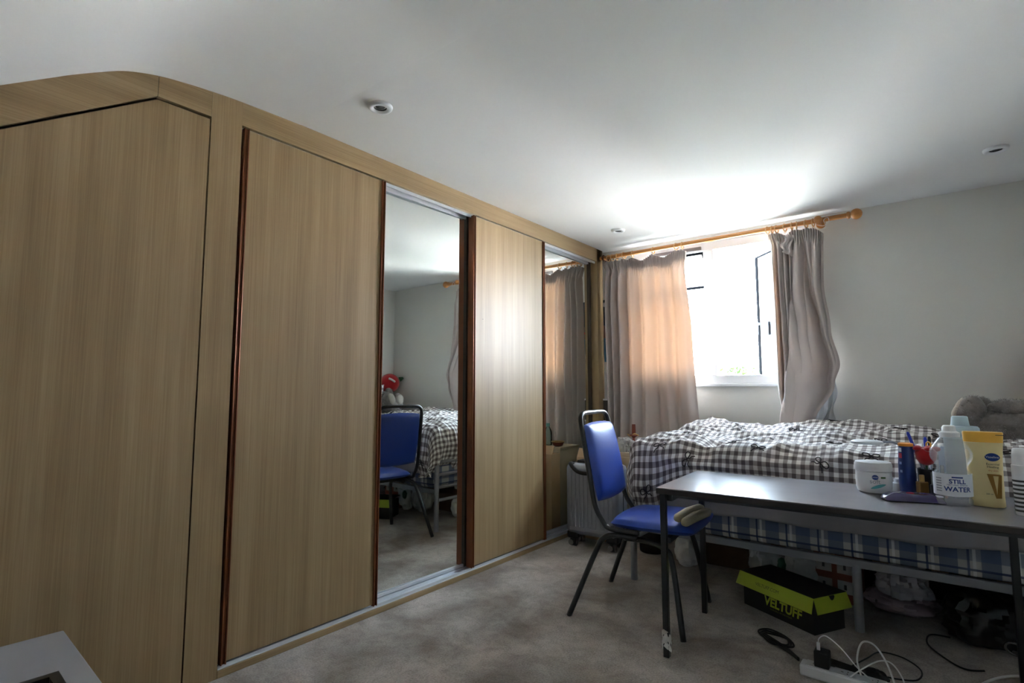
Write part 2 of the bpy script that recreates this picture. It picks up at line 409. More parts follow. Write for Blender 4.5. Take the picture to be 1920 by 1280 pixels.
# side-hung casement opened outwards
cw, ch = WX1-.065-.95, WZ1-.065-(WZ0+.065)-.01
Mc = Matrix.Translation((WX1-.065, fy0+.03, WZ0+.07)) @ Matrix.Rotation(math.radians(-48), 4, 'Z') @ Matrix.Translation((-cw, 0, 0))
cas = place(sash('s', cw, ch, .055), Mc).build('casement_sash', PVC, win, world=True)
place(MB().box(.055, cw-.055, .02, .026, .055, ch-.055), Mc).build('pane', GLASS, cas, world=True)
place(frame(MB(), -.006, cw+.004, -.004, ch+.004, .014, -.006, 0).box(-.008, .022, -.008, .046, 0, ch), Mc).build('gasket', gask, cas, world=True)
place(MB().box(.018, .036, -.035, 0, ch*.42, ch*.42+.02).box(.016, .038, -.04, -.026, ch*.42-.08, ch*.42+.03), Mc).build('window_handle', MATS['grey_handle'], cas, world=True)

# ------------------------------------------------------------------ outside: pale yard and a leafy tree
struct(MB().box(-40, 40, 4.9, 70, -3.1, -3.0).build('ground', mat('grey_paving', srgb(112, 114, 110), .9, noise=((.8, .8, .8), .1, 4))), 'grey sunlit paving below the window', 'ground')
hs = thing('light_bounce_house', 'white rendered house added across the yard to bounce sunlight into the room', 'house', (0, 17, -3.0))  # house added opposite; its sunlit white wall throws light onto the ceiling
MB().box(-13, 13, 17, 24, -3, 1.9).build('bounce_wall', mat('white_render', srgb(236, 236, 234), .9, noise=((.5, .5, .5), .06, 4)), hs, world=True)
MB().prism([(16.6, 1.5), (20.5, 4.4), (24.4, 1.5)], 0, -13.4, 13.4).build('roof', mat('pale_slate', srgb(150, 146, 146), .8), hs, world=True)
for hx in (-9, -5, 4, 8):
    for hz in (-2.0, .0):
        w_ = frame(MB(), hx, hx+1.3, hz, hz+1.2, .09, 16.94, 17.0).build('house_window', PVC, hs, world=True)
        MB().box(hx+.09, hx+1.21, 16.97, 16.99, hz+.09, hz+1.11).build('pane', mat('far_window_glass', srgb(120, 140, 160), .1), w_, world=True)
tr = thing('garden_tree', 'green leafy tree top seen through the open window', 'tree', (.30, 7.2, -3.0))
MB().tube([(0, 0, 0), (.05, 0, 1.8), (-.05, .1, 3.3), (0, 0, 4.2)], [.10, .08, .05, .01], 8).build('trunk', mat('bark', srgb(96, 78, 60), .9), tr, smooth=True)
mb = MB(); rr = random.Random(3)
for i in range(1500):
    a = rr.uniform(0, 2*PI); th = math.acos(rr.uniform(-1, 1)); r_ = rr.uniform(.5, 1)**.5
    c = Vector((.42*r_*math.sin(th)*math.cos(a), .42*r_*math.sin(th)*math.sin(a), 4.02+.42*r_*math.cos(th)))
    q = Vector((rr.gauss(0, 1), rr.gauss(0, 1), rr.gauss(0, 1))).normalized(); u = q.orthogonal().normalized(); w = q.cross(u); s_ = rr.uniform(.03, .06)
    mb.add([c-u*s_, c+w*s_*.5, c+u*s_, c-w*s_*.5], [(0, 1, 2, 3)])
fol = mb.build('foliage', mat('green_leaf', (.035, .11, .012, 1), .6), tr); fol['kind'] = 'stuff'

# ================================================================== FITTED WARDROBE
wr = thing('fitted_wardrobe', 'oak effect fitted wardrobe with two wood and two mirrored sliding doors', 'wardrobe', (0, 2.6, 0))
D0, D1, D2, D3, D4 = 1.045, 1.80, 2.505, 3.307, 4.12
ZB, ZT = .04, 2.238
MB().box(-.022, .0, 1.035, YB-.085, ZT, ZC+.02).build('header_board', OAK_H, wr, world=True)
MB().box(-.022, .0, .912, 1.035, 0, 2.345).build('stile', OAK_V, wr, world=True)
MB().box(-.12, .0, D4, YB-.06, 0, ZC).build('end_post', OAK_V, wr, world=True)
MB().box(-.022, .002, 1.035, D4, 0, ZB-.012).build('plinth', OAK_H, wr, world=True, bevel=.002)
mb = MB().box(-.125, -.006, 1.04, D4, .005, ZB-.01)
for x in (-.118, -.075, -.06, -.012): mb.box(x-.003, x+.003, 1.04, D4, ZB-.01, ZB+.004)
mb.build('bottom_track', ALU, wr, world=True)
mb = MB().box(-.125, -.022, 1.04, D4, ZT+.02, ZT+.03)
for x in (-.122, -.068, -.024): mb.box(x-.003, x+.003, 1.04, D4, ZT-.018, ZT+.022)
mb.build('top_track', ALU, wr, world=True)
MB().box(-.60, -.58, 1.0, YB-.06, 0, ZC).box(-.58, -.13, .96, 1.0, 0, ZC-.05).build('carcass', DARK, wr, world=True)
def oak_door(y0, y1):
    d = MB().box(-.026, -.006, y0+.022, y1-.022, ZB+.012, ZT-.008).build('oak_sliding_door', OAK_V, wr, world=True)
    for a, b in ((y0, y0+.022), (y1-.022, y1)):
        mbx = MB().box(-.045, -.004, a, b, ZB+.004, ZT-.006).box(-.004, .004, a, a+.005, ZB+.004, ZT-.006).box(-.004, .004, b-.005, b, ZB+.004, ZT-.006)
        mbx.build('edge_trim', TRIM, d, world=True, bevel=.0015)
    return d
def mirror_door(y0, y1, rot, xm=-.068):
    yc = (y0+y1)/2; Mx = Matrix.Translation((xm, yc, 0)) @ Matrix.Rotation(math.radians(rot), 4, 'Z') @ Matrix.Translation((0, -yc, 0))
    d = place(MB().box(-.008, 0, y0+.02, y1-.02, ZB+.02, ZT-.022), Mx).build('mirror_sliding_door', MIRROR, wr, world=True); d['label'] = 'mirrored sliding door panel'
    for a, b in ((y0, y0+.03), (y1-.03, y1)):
        place(MB().box(-.02, .012, a, b, ZB+.006, ZT-.008), Mx).build('edge_trim', TRIMD, d, world=True, bevel=.002)
    place(MB().box(-.02, .006, y0+.03, y1-.03, ZT-.026, ZT-.012), Mx).build('top_rail', ALU, d, world=True)
    place(MB().box(-.02, .006, y0+.03, y1-.03, ZB+.008, ZB+.022), Mx).build('bottom_rail', ALU, d, world=True)
    return d
oak_door(D0, D1); oak_door(D2, D3)
mirror_door(D1-.06, 2.525, -1.0); mirror_door(D3-.06, 4.10, -.4)
mk = MB().ball((.0, 2.60, 1.57), (.001, .006, .002), 8, 5).build('scuff_mark', mat('scuff', srgb(90, 78, 66), .8), wr, world=True)

ec = thing('eaves_cupboard', 'oak effect eaves cupboard with angled top beside the wardrobe', 'cupboard', (0, .2, 0))
slope = .68
def head_z(y): return 2.222 if y > .717 else 2.222-(0.717-y)*slope
yl = -1.15
MB().prism([(.907, 0), (.907, 2.214), (.717, 2.214), (yl, head_z(yl)-.008), (yl, 0)], 0, -.024, -.002).build('cupboard_door', OAK_V, ec, world=True)
# header boards follow the cove
top = [(p.y, p.z+.02) for p in sm]
poly = [(.912, 2.226), (.719, 2.226)]+[(a, b) for a, b in top if .719 <= a <= .912][::-1]
def ceil_z(y):
    for a, b in zip(sm, sm[1:]):
        if b.y <= y <= a.y: return b.z+(a.z-b.z)*(y-b.y)/(a.y-b.y)
    return ZC
ys = [.719+(.911-.719)*i/10 for i in range(11)]
MB().prism([(.911, 2.226), (.719, 2.226)]+[(y, ceil_z(y)+.015) for y in ys], 0, -.022, 0).build('header_board', OAK_H, ec, world=True)
ys = [yl+(.717-yl)*i/30 for i in range(31)]
MB().prism([(.717, 2.226), (yl, head_z(yl)+.004)]+[(y, ceil_z(y)+.015) for y in ys], 0, -.022, 0).build('sloped_header_board', OAK_H, ec, world=True)
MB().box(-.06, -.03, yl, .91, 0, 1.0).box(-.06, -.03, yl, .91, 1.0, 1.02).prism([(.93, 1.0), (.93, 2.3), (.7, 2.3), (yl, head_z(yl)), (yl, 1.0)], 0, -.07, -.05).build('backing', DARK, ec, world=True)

# ------------------------------------------------------------------ downlights
CHROME = mat('satin_nickel', srgb(176, 174, 172), .25, metal=.8)
for x, y, lab in ((.423, 1.424, 'white recessed downlight nearest the oak cupboard, closest to the camera'),
                  (.405, 3.723, 'small recessed downlight above the left curtain by the wardrobe'),
                  (2.581, 3.623, 'recessed downlight above the bed near the right edge')):
    t = thing('downlight', lab, 'downlight', (x, y, ZC-.002), 0, 'recessed ceiling downlights')
    MB().lathe([(.028, -.004), (.034, -.012), (.045, -.012), (.052, -.006), (.054, .003)], n=32, cap=False).build('bezel', WHITEP, t, smooth=True)
    MB().lathe([(.033, -.0085), (.026, -.002), (.023, .03), (.0005, .03)][::-1], n=28, cap=False).build('recess_tube', mat('dark_recess', srgb(60, 60, 62), .4, metal=.5), t, smooth=True)
    MB().lathe([(.001, .0), (.02, .0), (.022, .01), (.001, .012)], n=20).build('bulb', mat('bulb_glass', srgb(150, 150, 152), .15), t, smooth=True)

# ================================================================== CURTAINS
PY, PZ = 4.185, 2.283
def polez(x): return 2.274+.008*x
cp = thing('curtain_pole', 'pine curtain pole with ball ends above the window', 'curtain pole', (.95, PY, 2.28))
MB().tube([(-.005, PY, polez(0)), (1.87, PY, polez(1.87))], .0165, 16).build('rod', POLE, cp, smooth=True, world=True, auto=60)
fx = 1.87
MB().tube([(fx-.004, PY, polez(fx)), (fx+.008, PY, polez(fx)), (fx+.014, PY, polez(fx)), (fx+.02, PY, polez(fx))], [.022, .025, .022, .016], 18).ball((fx+.05, PY, polez(fx)), .036, 20, 12).build('finial', POLE, cp, smooth=True, world=True)
for bx, mm in ((.03, POLED), (1.70, POLE)):
    z = polez(bx)
    b = MB().tube([(bx, YB, z-.005), (bx, YB-.01, z-.005)], .03, 16).tube([(bx, YB-.01, z-.005), (bx, PY-.02, z-.005)], .012, 10).torus((bx, PY, z), .022, .006, (1, 0, 0)).build('bracket', mm, cp, smooth=True, world=True, auto=50)
MB().ball((1.70, PY-.04, polez(1.7)-.004), .026, 18, 10).build('bracket_ball', POLE, cp, smooth=True, world=True)
RING = mat('wooden_ring', srgb(206, 160, 104), .35, coat=.3)
ringL = [.075, .115, .16, .225, .305, .49, .685, .735]
ringR = [1.37, 1.40, 1.43, 1.485, 1.53, 1.56, 1.62, 1.665]
ORD = ['first', 'second', 'third', 'fourth', 'fifth', 'sixth', 'seventh', 'eighth']
for ri, x in enumerate(ringL+ringR):
    a = random.uniform(-.35, .35)
    o = MB().torus((0, 0, 0), .0265, .0042, (math.cos(a), math.sin(a), 0), 24, 8).torus((0, -.0, -.034), .006, .0015, (0, 1, 0), 10, 5).build('curtain_ring', RING, smooth=True)
    o.location = (x, PY, polez(x)-.009)
    left = x < 1
    tag(o, ORD[ri % 8]+(' wooden ring on the wide left curtain, counting from the wardrobe' if left else ' wooden ring on the bunched right curtain, counting from the window gap'), 'curtain ring', 'rings on the left curtain' if left else 'rings on the right curtain')

def fold(u, seed, n):
    return math.sin(2*PI*n*u+seed+1.1*math.sin(2*PI*u*1.7+seed*2))
def header_z(x, rings, droop):
    best = 9
    d = min(abs(x-r) for r in rings)
    return -droop*min(1, (d/.09)**.8)
NU, NV = 440, 110
CLY = 4.175
def curtL(u, v):
    x0 = interp([(0, .035), (.06, .06), (.3, .045), (1, .03)], v); x1 = interp([(0, .775), (.06, .76), (.4, .80), (1, .835)], v)
    w = u+.018*math.sin(2*PI*u*3+1)*v
    x = x0+(x1-x0)*w
    ht = 1.62
    ztop = 2.238+header_z(x, ringL, .045)
    z = ztop-v*(ztop-.56)
    hd = max(0, 1-v/.065)
    pen = .011*math.sin(2*PI*u*44+.8*math.sin(u*31))
    s = min(1, v/.10); s = s*s*(3-2*s)
    amp = .085-.030*min(1, max(0, (u-.22)/.15))
    ph = interp([(0, 0), (.09, 1), (.17, 2), (.27, 3), (.42, 4), (.62, 5), (.80, 6), (1, 6.9)], u+.012*math.sin(v*5+u*7))
    tubes = abs(math.sin(PI*ph))**.75
    big = amp*(.45-tubes)+.005*fold(u, 2.2, 13)*(1-.6*v)
    tens = .008*math.sin(14*(u-.62)-v*5)*s
    y = CLY-.004-.012*hd+pen*(1-s)+(big+tens)*s-.012*s
    return (x, y, z)
cl = thing('curtain', 'wide taupe pencil pleat curtain glowing orange from daylight, left of the window gap', 'curtain', (.42, CLY, .56), 0, 'window curtains')
MB().grid(curtL, NU, NV).build('curtain_fabric', CURT, cl, smooth=True, world=True)
MB().grid(lambda u, v: (lambda p: (p[0], p[1]+.014, p[2]))(curtL(u, v*.055)), NU, 6).build('heading_tape', CURT, cl, smooth=True, world=True)

# right curtain: bunched, swept aside, hem lifted on to the bed
Ltab = [(0, 1.375), (.08, 1.395), (.45, 1.40), (.75, 1.40), (1, 1.43)]
Rtab = [(0, 1.725), (.09, 1.72), (.28, 1.715), (.52, 1.745), (.70, 1.79), (.80, 1.755), (1, 1.63)]
def curtR(u, v):
    x0 = interp(Ltab, v); x1 = interp(Rtab, v)
    ztop = 2.247+header_z(x0+(x1-x0)*u, ringR, .03)-.10*max(0, u-.75)**1.2*2-.05*math.exp(-((u-.33)/.06)**2)
    zb = .885+.03*math.sin(u*9)
    if u < .38: zb -= .05
    z = ztop-v*(ztop-zb)
    s = min(1, v/.12); s = s*s*(3-2*s)
    x = x0+(x1-x0)*u
    pen = .012*math.sin(2*PI*u*24+.8*math.sin(u*20))
    # big overlapping fold whose edge drifts left on the way down
    e = interp([(0, .42), (.25, .42), (.55, .30), (.8, .20), (1, .08)], v)
    d = u-e
    ov = math.exp(-(d/.07)**2)
    g = 1/(1+math.exp(-d/.028))
    y = 4.165-.055*s*g*interp([(0, .3), (.4, .8), (.8, 1.6), (1, 2.2)], v)
    x -= .028*s*math.exp(-((d-.05)/.07)**2)*interp([(0, .3), (.5, 1), (1, 1.3)], v)
    f1 = .075*(.5-abs(math.sin(PI*(u*8.5+.2)))**.75)*(1-g)*s
    # valley running down the right side
    vl = interp([(0, .62), (.3, .70), (.6, .82), (1, .95)], v)
    f2 = .11*math.exp(-((u-vl)/.055)**2)*s*interp([(0, .5), (.35, 1), (.7, .7), (1, 0)], v)
    f3 = .06*(.5-abs(math.sin(PI*(u*6+.3)))**.75)*g*max(0, 1-v*1.3)*s
    bul = -.06*math.sin(PI*min(1, max(0, (u-.35)/.65)))*math.exp(-((v-.72)/.22)**2)
    y += pen*(1-s)+f1+f2+f3+bul
    y = min(y, 4.262)
    return (x, y, z)
crn = thing('curtain', 'narrow grey curtain bunched to the right of the window with its hem lifted', 'curtain', (1.58, 4.15, .9), 0, 'window curtains')
MB().grid(curtR, 280, 120).build('curtain_fabric', CURT, crn, smooth=True, world=True)
MB().grid(lambda u, v: (lambda p: (p[0]+.012*math.sin(u*9), min(p[1]+.03, 4.27), p[2]))(curtR(u*.97+.015, v)), 100, 60).build('back_layer', CURT, crn, smooth=True, world=True)
# turned-over corner of heading between two hooks
def flap(u, v):
    return (1.465+.075*u+.01*math.sin(v*9), 4.135-.02*math.sin(PI*u)-.012*math.sin(v*7+u*12), 2.20-.11*v-.05*u*v+.012*math.sin(u*40)*(1-v))
MB().grid(flap, 30, 14).build('turned_corner', CURT, crn, smooth=True, world=True)
MB().tube(spline([(1.69, 4.15, 2.25), (1.73, 4.13, 2.23), (1.765, 4.13, 2.25), (1.76, 4.14, 2.285), (1.735, 4.14, 2.27), (1.75, 4.13, 2.215), (1.71, 4.14, 2.20)], 8), .0018, 6).build('heading_cord', WHITEC, crn, smooth=True, world=True)
# white lining bunched at the foot of the right curtain
def lin(u, v):
    return (1.60+.16*u-.03*v+.01*math.sin(v*9+u*5), 4.17-.04*math.sin(PI*u)+.012*math.sin(u*22+v*5), 1.16-.28*v+.02*math.sin(u*8)-.05*(1-u))
MB().grid(lin, 40, 30).build('lining', mat('white_lining', srgb(206, 208, 210), .9), crn, smooth=True, world=True)

# ================================================================== BED
BX0, BX1, BY0, BY1 = .80, 2.86, 3.06, 4.08
bed = thing('bed_frame', 'grey tubular steel bed frame under the gingham duvet', 'bed', ((BX0+BX1)/2, 3.6, 0))
for x in (BX0, 1.93, BX1-.02):
    for y in (BY0, BY1): MB().tube([(x, y, 0), (x, y, .30 if x == 1.93 else .56)], .02, 12).build('leg', GREYM, bed, smooth=True, world=True, auto=50)
for y in (BY0, BY1): MB().box(BX0, BX1, y-.014, y+.014, .288, .325).build('side_rail', GREYM, bed, world=True, bevel=.003)
for z in (.24, .34, .44, .54): MB().tube([(BX0, BY0, z), (BX0, BY1, z)], .013, 10).build('foot_bar', GREYM, bed, smooth=True, world=True)
for z in (.34, .56): MB().tube([(BX1-.02, BY0, z), (BX1-.02, BY1, z)], .013, 10).build('head_bar', GREYM, bed, smooth=True, world=True)
for i in range(9):
    x = BX0+.12+i*.22
    MB().box(x-.03, x+.03, BY0+.014, BY1-.014, .305, .318).build('slat', CARD, bed, world=True)
mt = thing('mattress', 'blue plaid mattress wrapped in a grey sheet', 'mattress', ((BX0+BX1)/2, 3.57, .326))
def rbox(x0, x1, y0, y1, z0, z1, r): return MB().box(x0, x1, y0, y1, z0, z1)
MB().box(BX0+.03, BX1-.03, BY0-.012, BY1+.01, .326, .60).build('plaid_mattress_body', PLAID, mt, world=True, bevel=.035)
def sheetf(u, v):
    x = BX0+.03+(BX1-BX0-.06)*u
    z = .625-v*(.182-.03*max(0, x-1.9))+.008*math.sin(x*5)*v+.004*math.sin(x*13+1)*v
    return (x, BY0-.024-.012*math.sin(PI*v)+.006*math.sin(x*9+v*3), z)
MB().grid(sheetf, 120, 14).build('sheet', SHEET, mt, smooth=True, world=True, solid=.004)
MB().box(BX0+.032, BX1-.032, BY0-.02, BY1, .598, .622).build('sheet_top', SHEET, mt, world=True, bevel=.01)

# ---- duvet: cloth coordinates p (foot->head), q (front->back)
LX, LY = .36, .245; XF, YFr = .835, 3.03; WXd, WYd = 2.0, 1.07
NP, NQ = 240, 138
ptot, qtot = LX+WXd, LY+WYd
P_ = np.linspace(0, ptot, NP+1); Q_ = np.linspace(0, qtot, NQ+1)
PX, QY = np.meshgrid(P_, Q_, indexing='ij')
dx = np.maximum(0, LX-PX); dy = np.maximum(0, LY-QY)
Xg = XF+np.maximum(0, PX-LX); Yg = YFr+np.maximum(0, QY-LY)
hang = 1+.75*np.exp(-(np.maximum(0, PX-LX-.08)/.16)**2)
drop = np.minimum(np.sqrt(dx**2+(dy*hang)**2), .42)
both = np.minimum(dx, dy)
Xg += -.05*np.sin(np.minimum(1, dx/LX)*PI)+both*.30; Yg += -.05*np.sin(np.minimum(1, dy/LY)*PI)+both*.05
Zg = .815+.045*(Yg-3.0)/1.1-drop
def relax(n):
    for it in range(n):
        for A in (Xg, Yg, Zg):
            B = A.copy()
            B[1:-1, 1:-1] = .2*(A[1:-1, 1:-1]+A[2:, 1:-1]+A[:-2, 1:-1]+A[1:-1, 2:]+A[1:-1, :-2])
            A[:] = B
relax(36)
G = np.stack([Xg, Yg, Zg], -1)
du_ = np.gradient(G, axis=0); dv_ = np.gradient(G, axis=1); Nn = np.cross(du_, dv_); Nn /= np.linalg.norm(Nn, axis=-1, keepdims=True)
def nz(x, y, z, s): return mnoise.noise(Vector((x*s, y*s, z*s)))
Wd = np.zeros_like(Xg)
for i in range(NP+1):
    for j in range(NQ+1):
        p, q = P_[i], Q_[j]
        n1 = nz(p, q, 1.3, 2.4); n2 = nz(p, q*1.4, 4.1, 5.5); n3 = nz(p, q*2.2, 7.7, 10)
        qq = q+.10*n1
        rdg = (1-abs(nz(p*.7, qq*1.9, 9.2, 4.2)))**7; rd2 = (1-abs(nz(p*1.9+qq, qq*.8, 2.2, 5.0)))**9
        w = .024*n1+.014*n2+.006*n3+.026*rdg+.014*rd2
        w -= .055*math.exp(-(((p-.84)-(q-.5)*.25)/.07)**2)*math.exp(-((q-.42)/.24)**2)
        w += .050*math.exp(-((p-1.40)/.35)**2)*math.exp(-((q-1.15)/.2)**2)
        w += .030*math.exp(-((p-.42)/.12)**2)*math.exp(-((q-1.25)/.13)**2)
        w += .030*math.exp(-((q-.42)/.12)**2)*math.exp(-((p-1.7)/.55)**2)
        w -= .030*math.exp(-((q-.74-.1*math.sin(p*4))/.06)**2)
        w += .03*math.exp(-((p-2.25)/.2)**2)
        # gathers radiating from the foot-end corner by the window
        r_ = math.hypot(p-.62, q-1.0); a_ = math.atan2(q-1.0, p-.62)
        w += .008*math.sin(a_*13+n1*4)*math.exp(-(r_/.35)**2)
        if q < LY: w += .016*math.sin(p*11+q*6+n1*5)*(1-q/LY)
        if p < LX: w += .016*math.sin(q*12+p*5+n1*5)*(1-p/LX)
        Wd[i, j] = w
G += Nn*Wd[..., None]
Xg, Yg, Zg = (np.ascontiguousarray(G[..., k_]) for k_ in range(3))
relax(2)
Yg = np.minimum(Yg, 4.115)
Zg = np.maximum(Zg, .42)
mb = MB(); w = NQ+1
mb.v = [(float(Xg[i, j]), float(Yg[i, j]), float(Zg[i, j])) for i in range(NP+1) for j in range(NQ+1)]
mb.f = [(i*w+j, (i+1)*w+j, (i+1)*w+j+1, i*w+j+1) for i in range(NP) for j in range(NQ)]
uvs = [(float(P_[i])+.01, float(Q_[j])) for i in range(NP+1) for j in range(NQ+1)]
dv = thing('duvet', 'grey and white gingham duvet with small dark bows spread over the bed', 'duvet', (1.8, 3.5, .63))
MB_d = mb.build('duvet_cover', GING, dv, smooth=True, uvs=uvs, world=True)
def duv(p, q):
    fi = min(NP-1e-3, max(0, p/ptot*NP)); fj = min(NQ-1e-3, max(0, q/qtot*NQ)); i, j = int(fi), int(fj); a, b = fi-i, fj-j
    def g(A): return (A[i, j]*(1-a)*(1-b)+A[i+1, j]*a*(1-b)+A[i, j+1]*(1-a)*b+A[i+1, j+1]*a*b)
    return Vector((float(g(Xg)), float(g(Yg)), float(g(Zg))))
bow2d = [spline([(0, 0), (.018, .016), (.034, .014), (.034, .002), (.016, -.004), (0, 0)], 5), spline([(0, 0), (-.018, .016), (-.034, .014), (-.034, .002), (-.016, -.004), (0, 0)], 5),
         spline([(0, 0), (.014, -.014), (.026, -.018), (.034, -.028)], 5), spline([(0, 0), (-.012, -.016), (-.028, -.020), (-.036, -.03)], 5)] if False else None
def bow_at(p, q, ang, sc=.88):
    c, s = math.cos(ang), math.sin(ang); mbx = MB()
    for path in ([(0, 0), (.016, .018), (.036, .016), (.036, .0), (.016, -.004), (0, 0)], [(0, 0), (-.016, .018), (-.036, .016), (-.036, .0), (-.016, -.004), (0, 0)],
                 [(0, 0), (.012, -.014), (.022, -.016), (.034, -.03)], [(0, 0), (-.010, -.016), (-.024, -.018), (-.036, -.03)]):
        pts = []
        for k_ in spline([(x, y, 0) for x, y in path], 5):
            x, y = k_.x*sc, k_.y*sc
            a, b = p+c*x-s*y, q+s*x+c*y
            P0 = duv(a, b); n_ = (duv(a+.01, b)-duv(a-.01, b)).cross(duv(a, b+.01)-duv(a, b-.01)).normalized()
            pts.append(P0+n_*.0035)
        mbx.tube(pts, .003*sc, 6)
    return mbx.build('bow', BOWM, dv, smooth=True, world=True)
for p, q, a in ((.44, .08, .3), (.52, .24, .2), (.69, .17, 1.2), (.90, .31, 2.6), (1.05, .25, .1), (1.34, .19, -.7), (1.54, .25, .1), (1.02, .62, .2), (1.10, .95, .9),
                (1.28, 1.24, .3), (1.62, 1.16, -.4), (1.55, .80, .8), (1.80, .95, .1), (2.0, .33, .15), (.55, .75, .4), (.75, 1.05, -.5), (.62, .45, 1.0), (1.95, .66, .2), (1.36, .52, -.3), (2.15, 1.1, .4)):
    bow_at(p, q, a)

def cushion_mb(cx, cy, cz, w, h, t, M3, n=36):
    mb = MB(); uv = []
    for sgn in (1, -1):
        def fn(u, v):
            a, b = 2*u-1, 2*v-1
            e = max(0, (1-a**4))*max(0, (1-b**4)); th = t*.5*e**.42
            pin = 1-.07*(abs(a)**2*(1-abs(b))*0+abs(a*b)**2*-1+abs(a*b)**2)
            wr_ = .006*mnoise.noise(Vector((a*3, b*3, sgn*4)))
            P0 = M3 @ Vector((a*w/2*(1-.06*(1-b*b)), b*h/2*(1-.06*(1-a*a)), sgn*th+wr_*e))
            return (cx+P0.x, cy+P0.y, cz+P0.z)
        mb.grid(fn, n, n); uv += [(i/n*w, j/n*h) for j in range(n+1) for i in range(n+1)]
        if sgn < 0:
            k0 = (n+1)**2; 
            nf = n*n; mb.f[nf:] = [f[::-1] for f in mb.f[nf:]]
    return mb, uv
Mp = Matrix.Rotation(math.radians(70), 3, 'Y') @ Matrix.Rotation(math.radians(90), 3, 'Z')
mbp, uvp = cushion_mb(2.80, 3.73, .99, .50, .40, .15, Mp)
tag(mbp.build('pillow', GING, smooth=True, uvs=uvp), 'gingham pillow propped against the wall at the bed head', 'pillow')

# ---- soft toys
def furry(name, parts, col_mat, parent, fur=.012, dens=900, seed=1):
    objs = []; rg = random.Random(seed)
    for nm, c, r, rot, mm in parts:
        Rm = Matrix.Rotation(rot[2], 3, 'Z') @ Matrix.Rotation(rot[1], 3, 'Y') @ Matrix.Rotation(rot[0], 3, 'X')
        mbx = MB().ball(c, r, 24, 16, Rm)
        nb = len(mbx.f)
        mbx.v = [tuple(Vector(p)+Vector((mnoise.noise(Vector(p)*14), mnoise.noise(Vector(p)*14+Vector((5, 1, 2))), mnoise.noise(Vector(p)*14+Vector((9, 3, 1)))))*.010) for p in mbx.v]
        if fur:
            area = (r[0]*r[1]+r[1]*r[2]+r[0]*r[2])/.02
            for i in range(int(dens*area)):
                th = math.acos(rg.uniform(-1, 1)); ph = rg.uniform(0, 2*PI)
                d = Vector((math.sin(th)*math.cos(ph), math.sin(th)*math.sin(ph), math.cos(th)))
                loc = Rm @ Vector((d.x*r[0], d.y*r[1], d.z*r[2])); nn = (Rm @ Vector((d.x/r[0], d.y/r[1], d.z/r[2]))).normalized()
                dirv = (nn+Vector((rg.gauss(0, .35), rg.gauss(0, .35), rg.gauss(-.25, .35)))).normalized()
                sd = dirv.orthogonal().normalized()*.0016; b0 = Vector(c)+loc*.97; L = fur*rg.uniform(.7, 1.5)
                mbx.add([b0-sd, b0+sd, b0+dirv*L], [(0, 1, 2)])
        o = mbx.build(nm, mm, parent, smooth=True, world=True); objs.append(o)
    return objs
FURG = mat('grey_fur', srgb(136, 129, 124), .95, sheen=.4, noise=((30, 30, 30), .25, 3))
FURW = mat('cream_fur', srgb(184, 175, 162), .95, sheen=.4)
pl = thing('plush_toy', 'large grey furry plush toy lying by the wall on the bed', 'plush toy', (2.62, 3.86, .87))
furry('plush', [('body', (2.60, 3.87, .93), (.22, .15, .10), (0, 0, .05), FURG), ('foot', (2.415, 3.80, 1.0), (.066, .068, .088), (0, .25, 0), FURG), ('foot', (2.46, 3.97, 1.0), (.06, .06, .08), (0, .3, 0), FURG),
               ('arm', (2.60, 3.80, 1.025), (.12, .05, .042), (0, .08, .1), FURG), ('head', (2.76, 3.98, 1.0), (.09, .10, .10), (0, 0, 0), FURG),
               ('ear', (2.74, 3.91, 1.09), (.03, .04, .04), (0, 0, 0), FURG), ('ear', (2.74, 4.06, 1.09), (.03, .05, .05), (0, 0, 0), FURG)], FURG, pl)
furry('plush', [('sole', (2.366, 3.81, 1.018), (.022, .045, .062), (0, .35, 0), FURW), ('sole', (2.42, 3.97, 1.012), (.022, .038, .052), (0, .35, 0), FURW)], FURW, pl, .006, 700, 4)
rp = thing('plush_toy', 'round red plush toy with a white stripe and green tip in the bed corner', 'plush toy', (2.78, 4.12, 1.0))
REDF = mat('red_felt', srgb(190, 16, 22), .85, sheen=.4)
MB().ball((2.815, 4.12, 1.195), (.12, .115, .115), 26, 16).build('body', REDF, rp, smooth=True, world=True)
MB().tube(spline([(2.672, 4.09, 1.21), (2.685, 4.05, 1.235), (2.70, 4.02, 1.25)], 5), .012, 8).build('stripe', mat('white_felt', srgb(230, 228, 224), .9), rp, smooth=True, world=True)
MB().tube([(2.73, 4.2, 1.24), (2.70, 4.235, 1.26)], [.03, .012], 10).build('green_tip', mat('green_felt', srgb(40, 80, 50), .9), rp, smooth=True, world=True)

# ================================================================== TABLE
TX, TY, TA, TZ = 1.893, 2.578, math.radians(2.4), .70
TW, TD = 1.23, .60
tb = thing('folding_table', 'grey laminate table with black steel legs in front of the bed', 'table', (TX, TY, 0), TA)
MB().box(-TW/2, TW/2, -TD/2, TD/2, TZ-.004, TZ).build('table_top', TABTOP, tb, bevel=.001)
MB().box(-TW/2, TW/2, -TD/2, TD/2, TZ-.026, TZ-.0045).build('edge_band', TABEDGE, tb, bevel=.002)
MB().box(-TW/2+.03, TW/2-.03, -TD/2+.055, -TD/2+.075, TZ-.046, TZ-.026).build('front_rail', BLACKM, tb)
MB().box(-TW/2+.03, TW/2-.03, TD/2-.045, TD/2-.02, TZ-.06, TZ-.026).build('back_rail', BLACKM, tb)
for sx in (-1, 1): MB().box(sx*(TW/2-.0425)-.0125, sx*(TW/2-.0425)+.0125, -TD/2+.045, TD/2-.045, TZ-.06, TZ-.026).build('side_rail', BLACKM, tb)
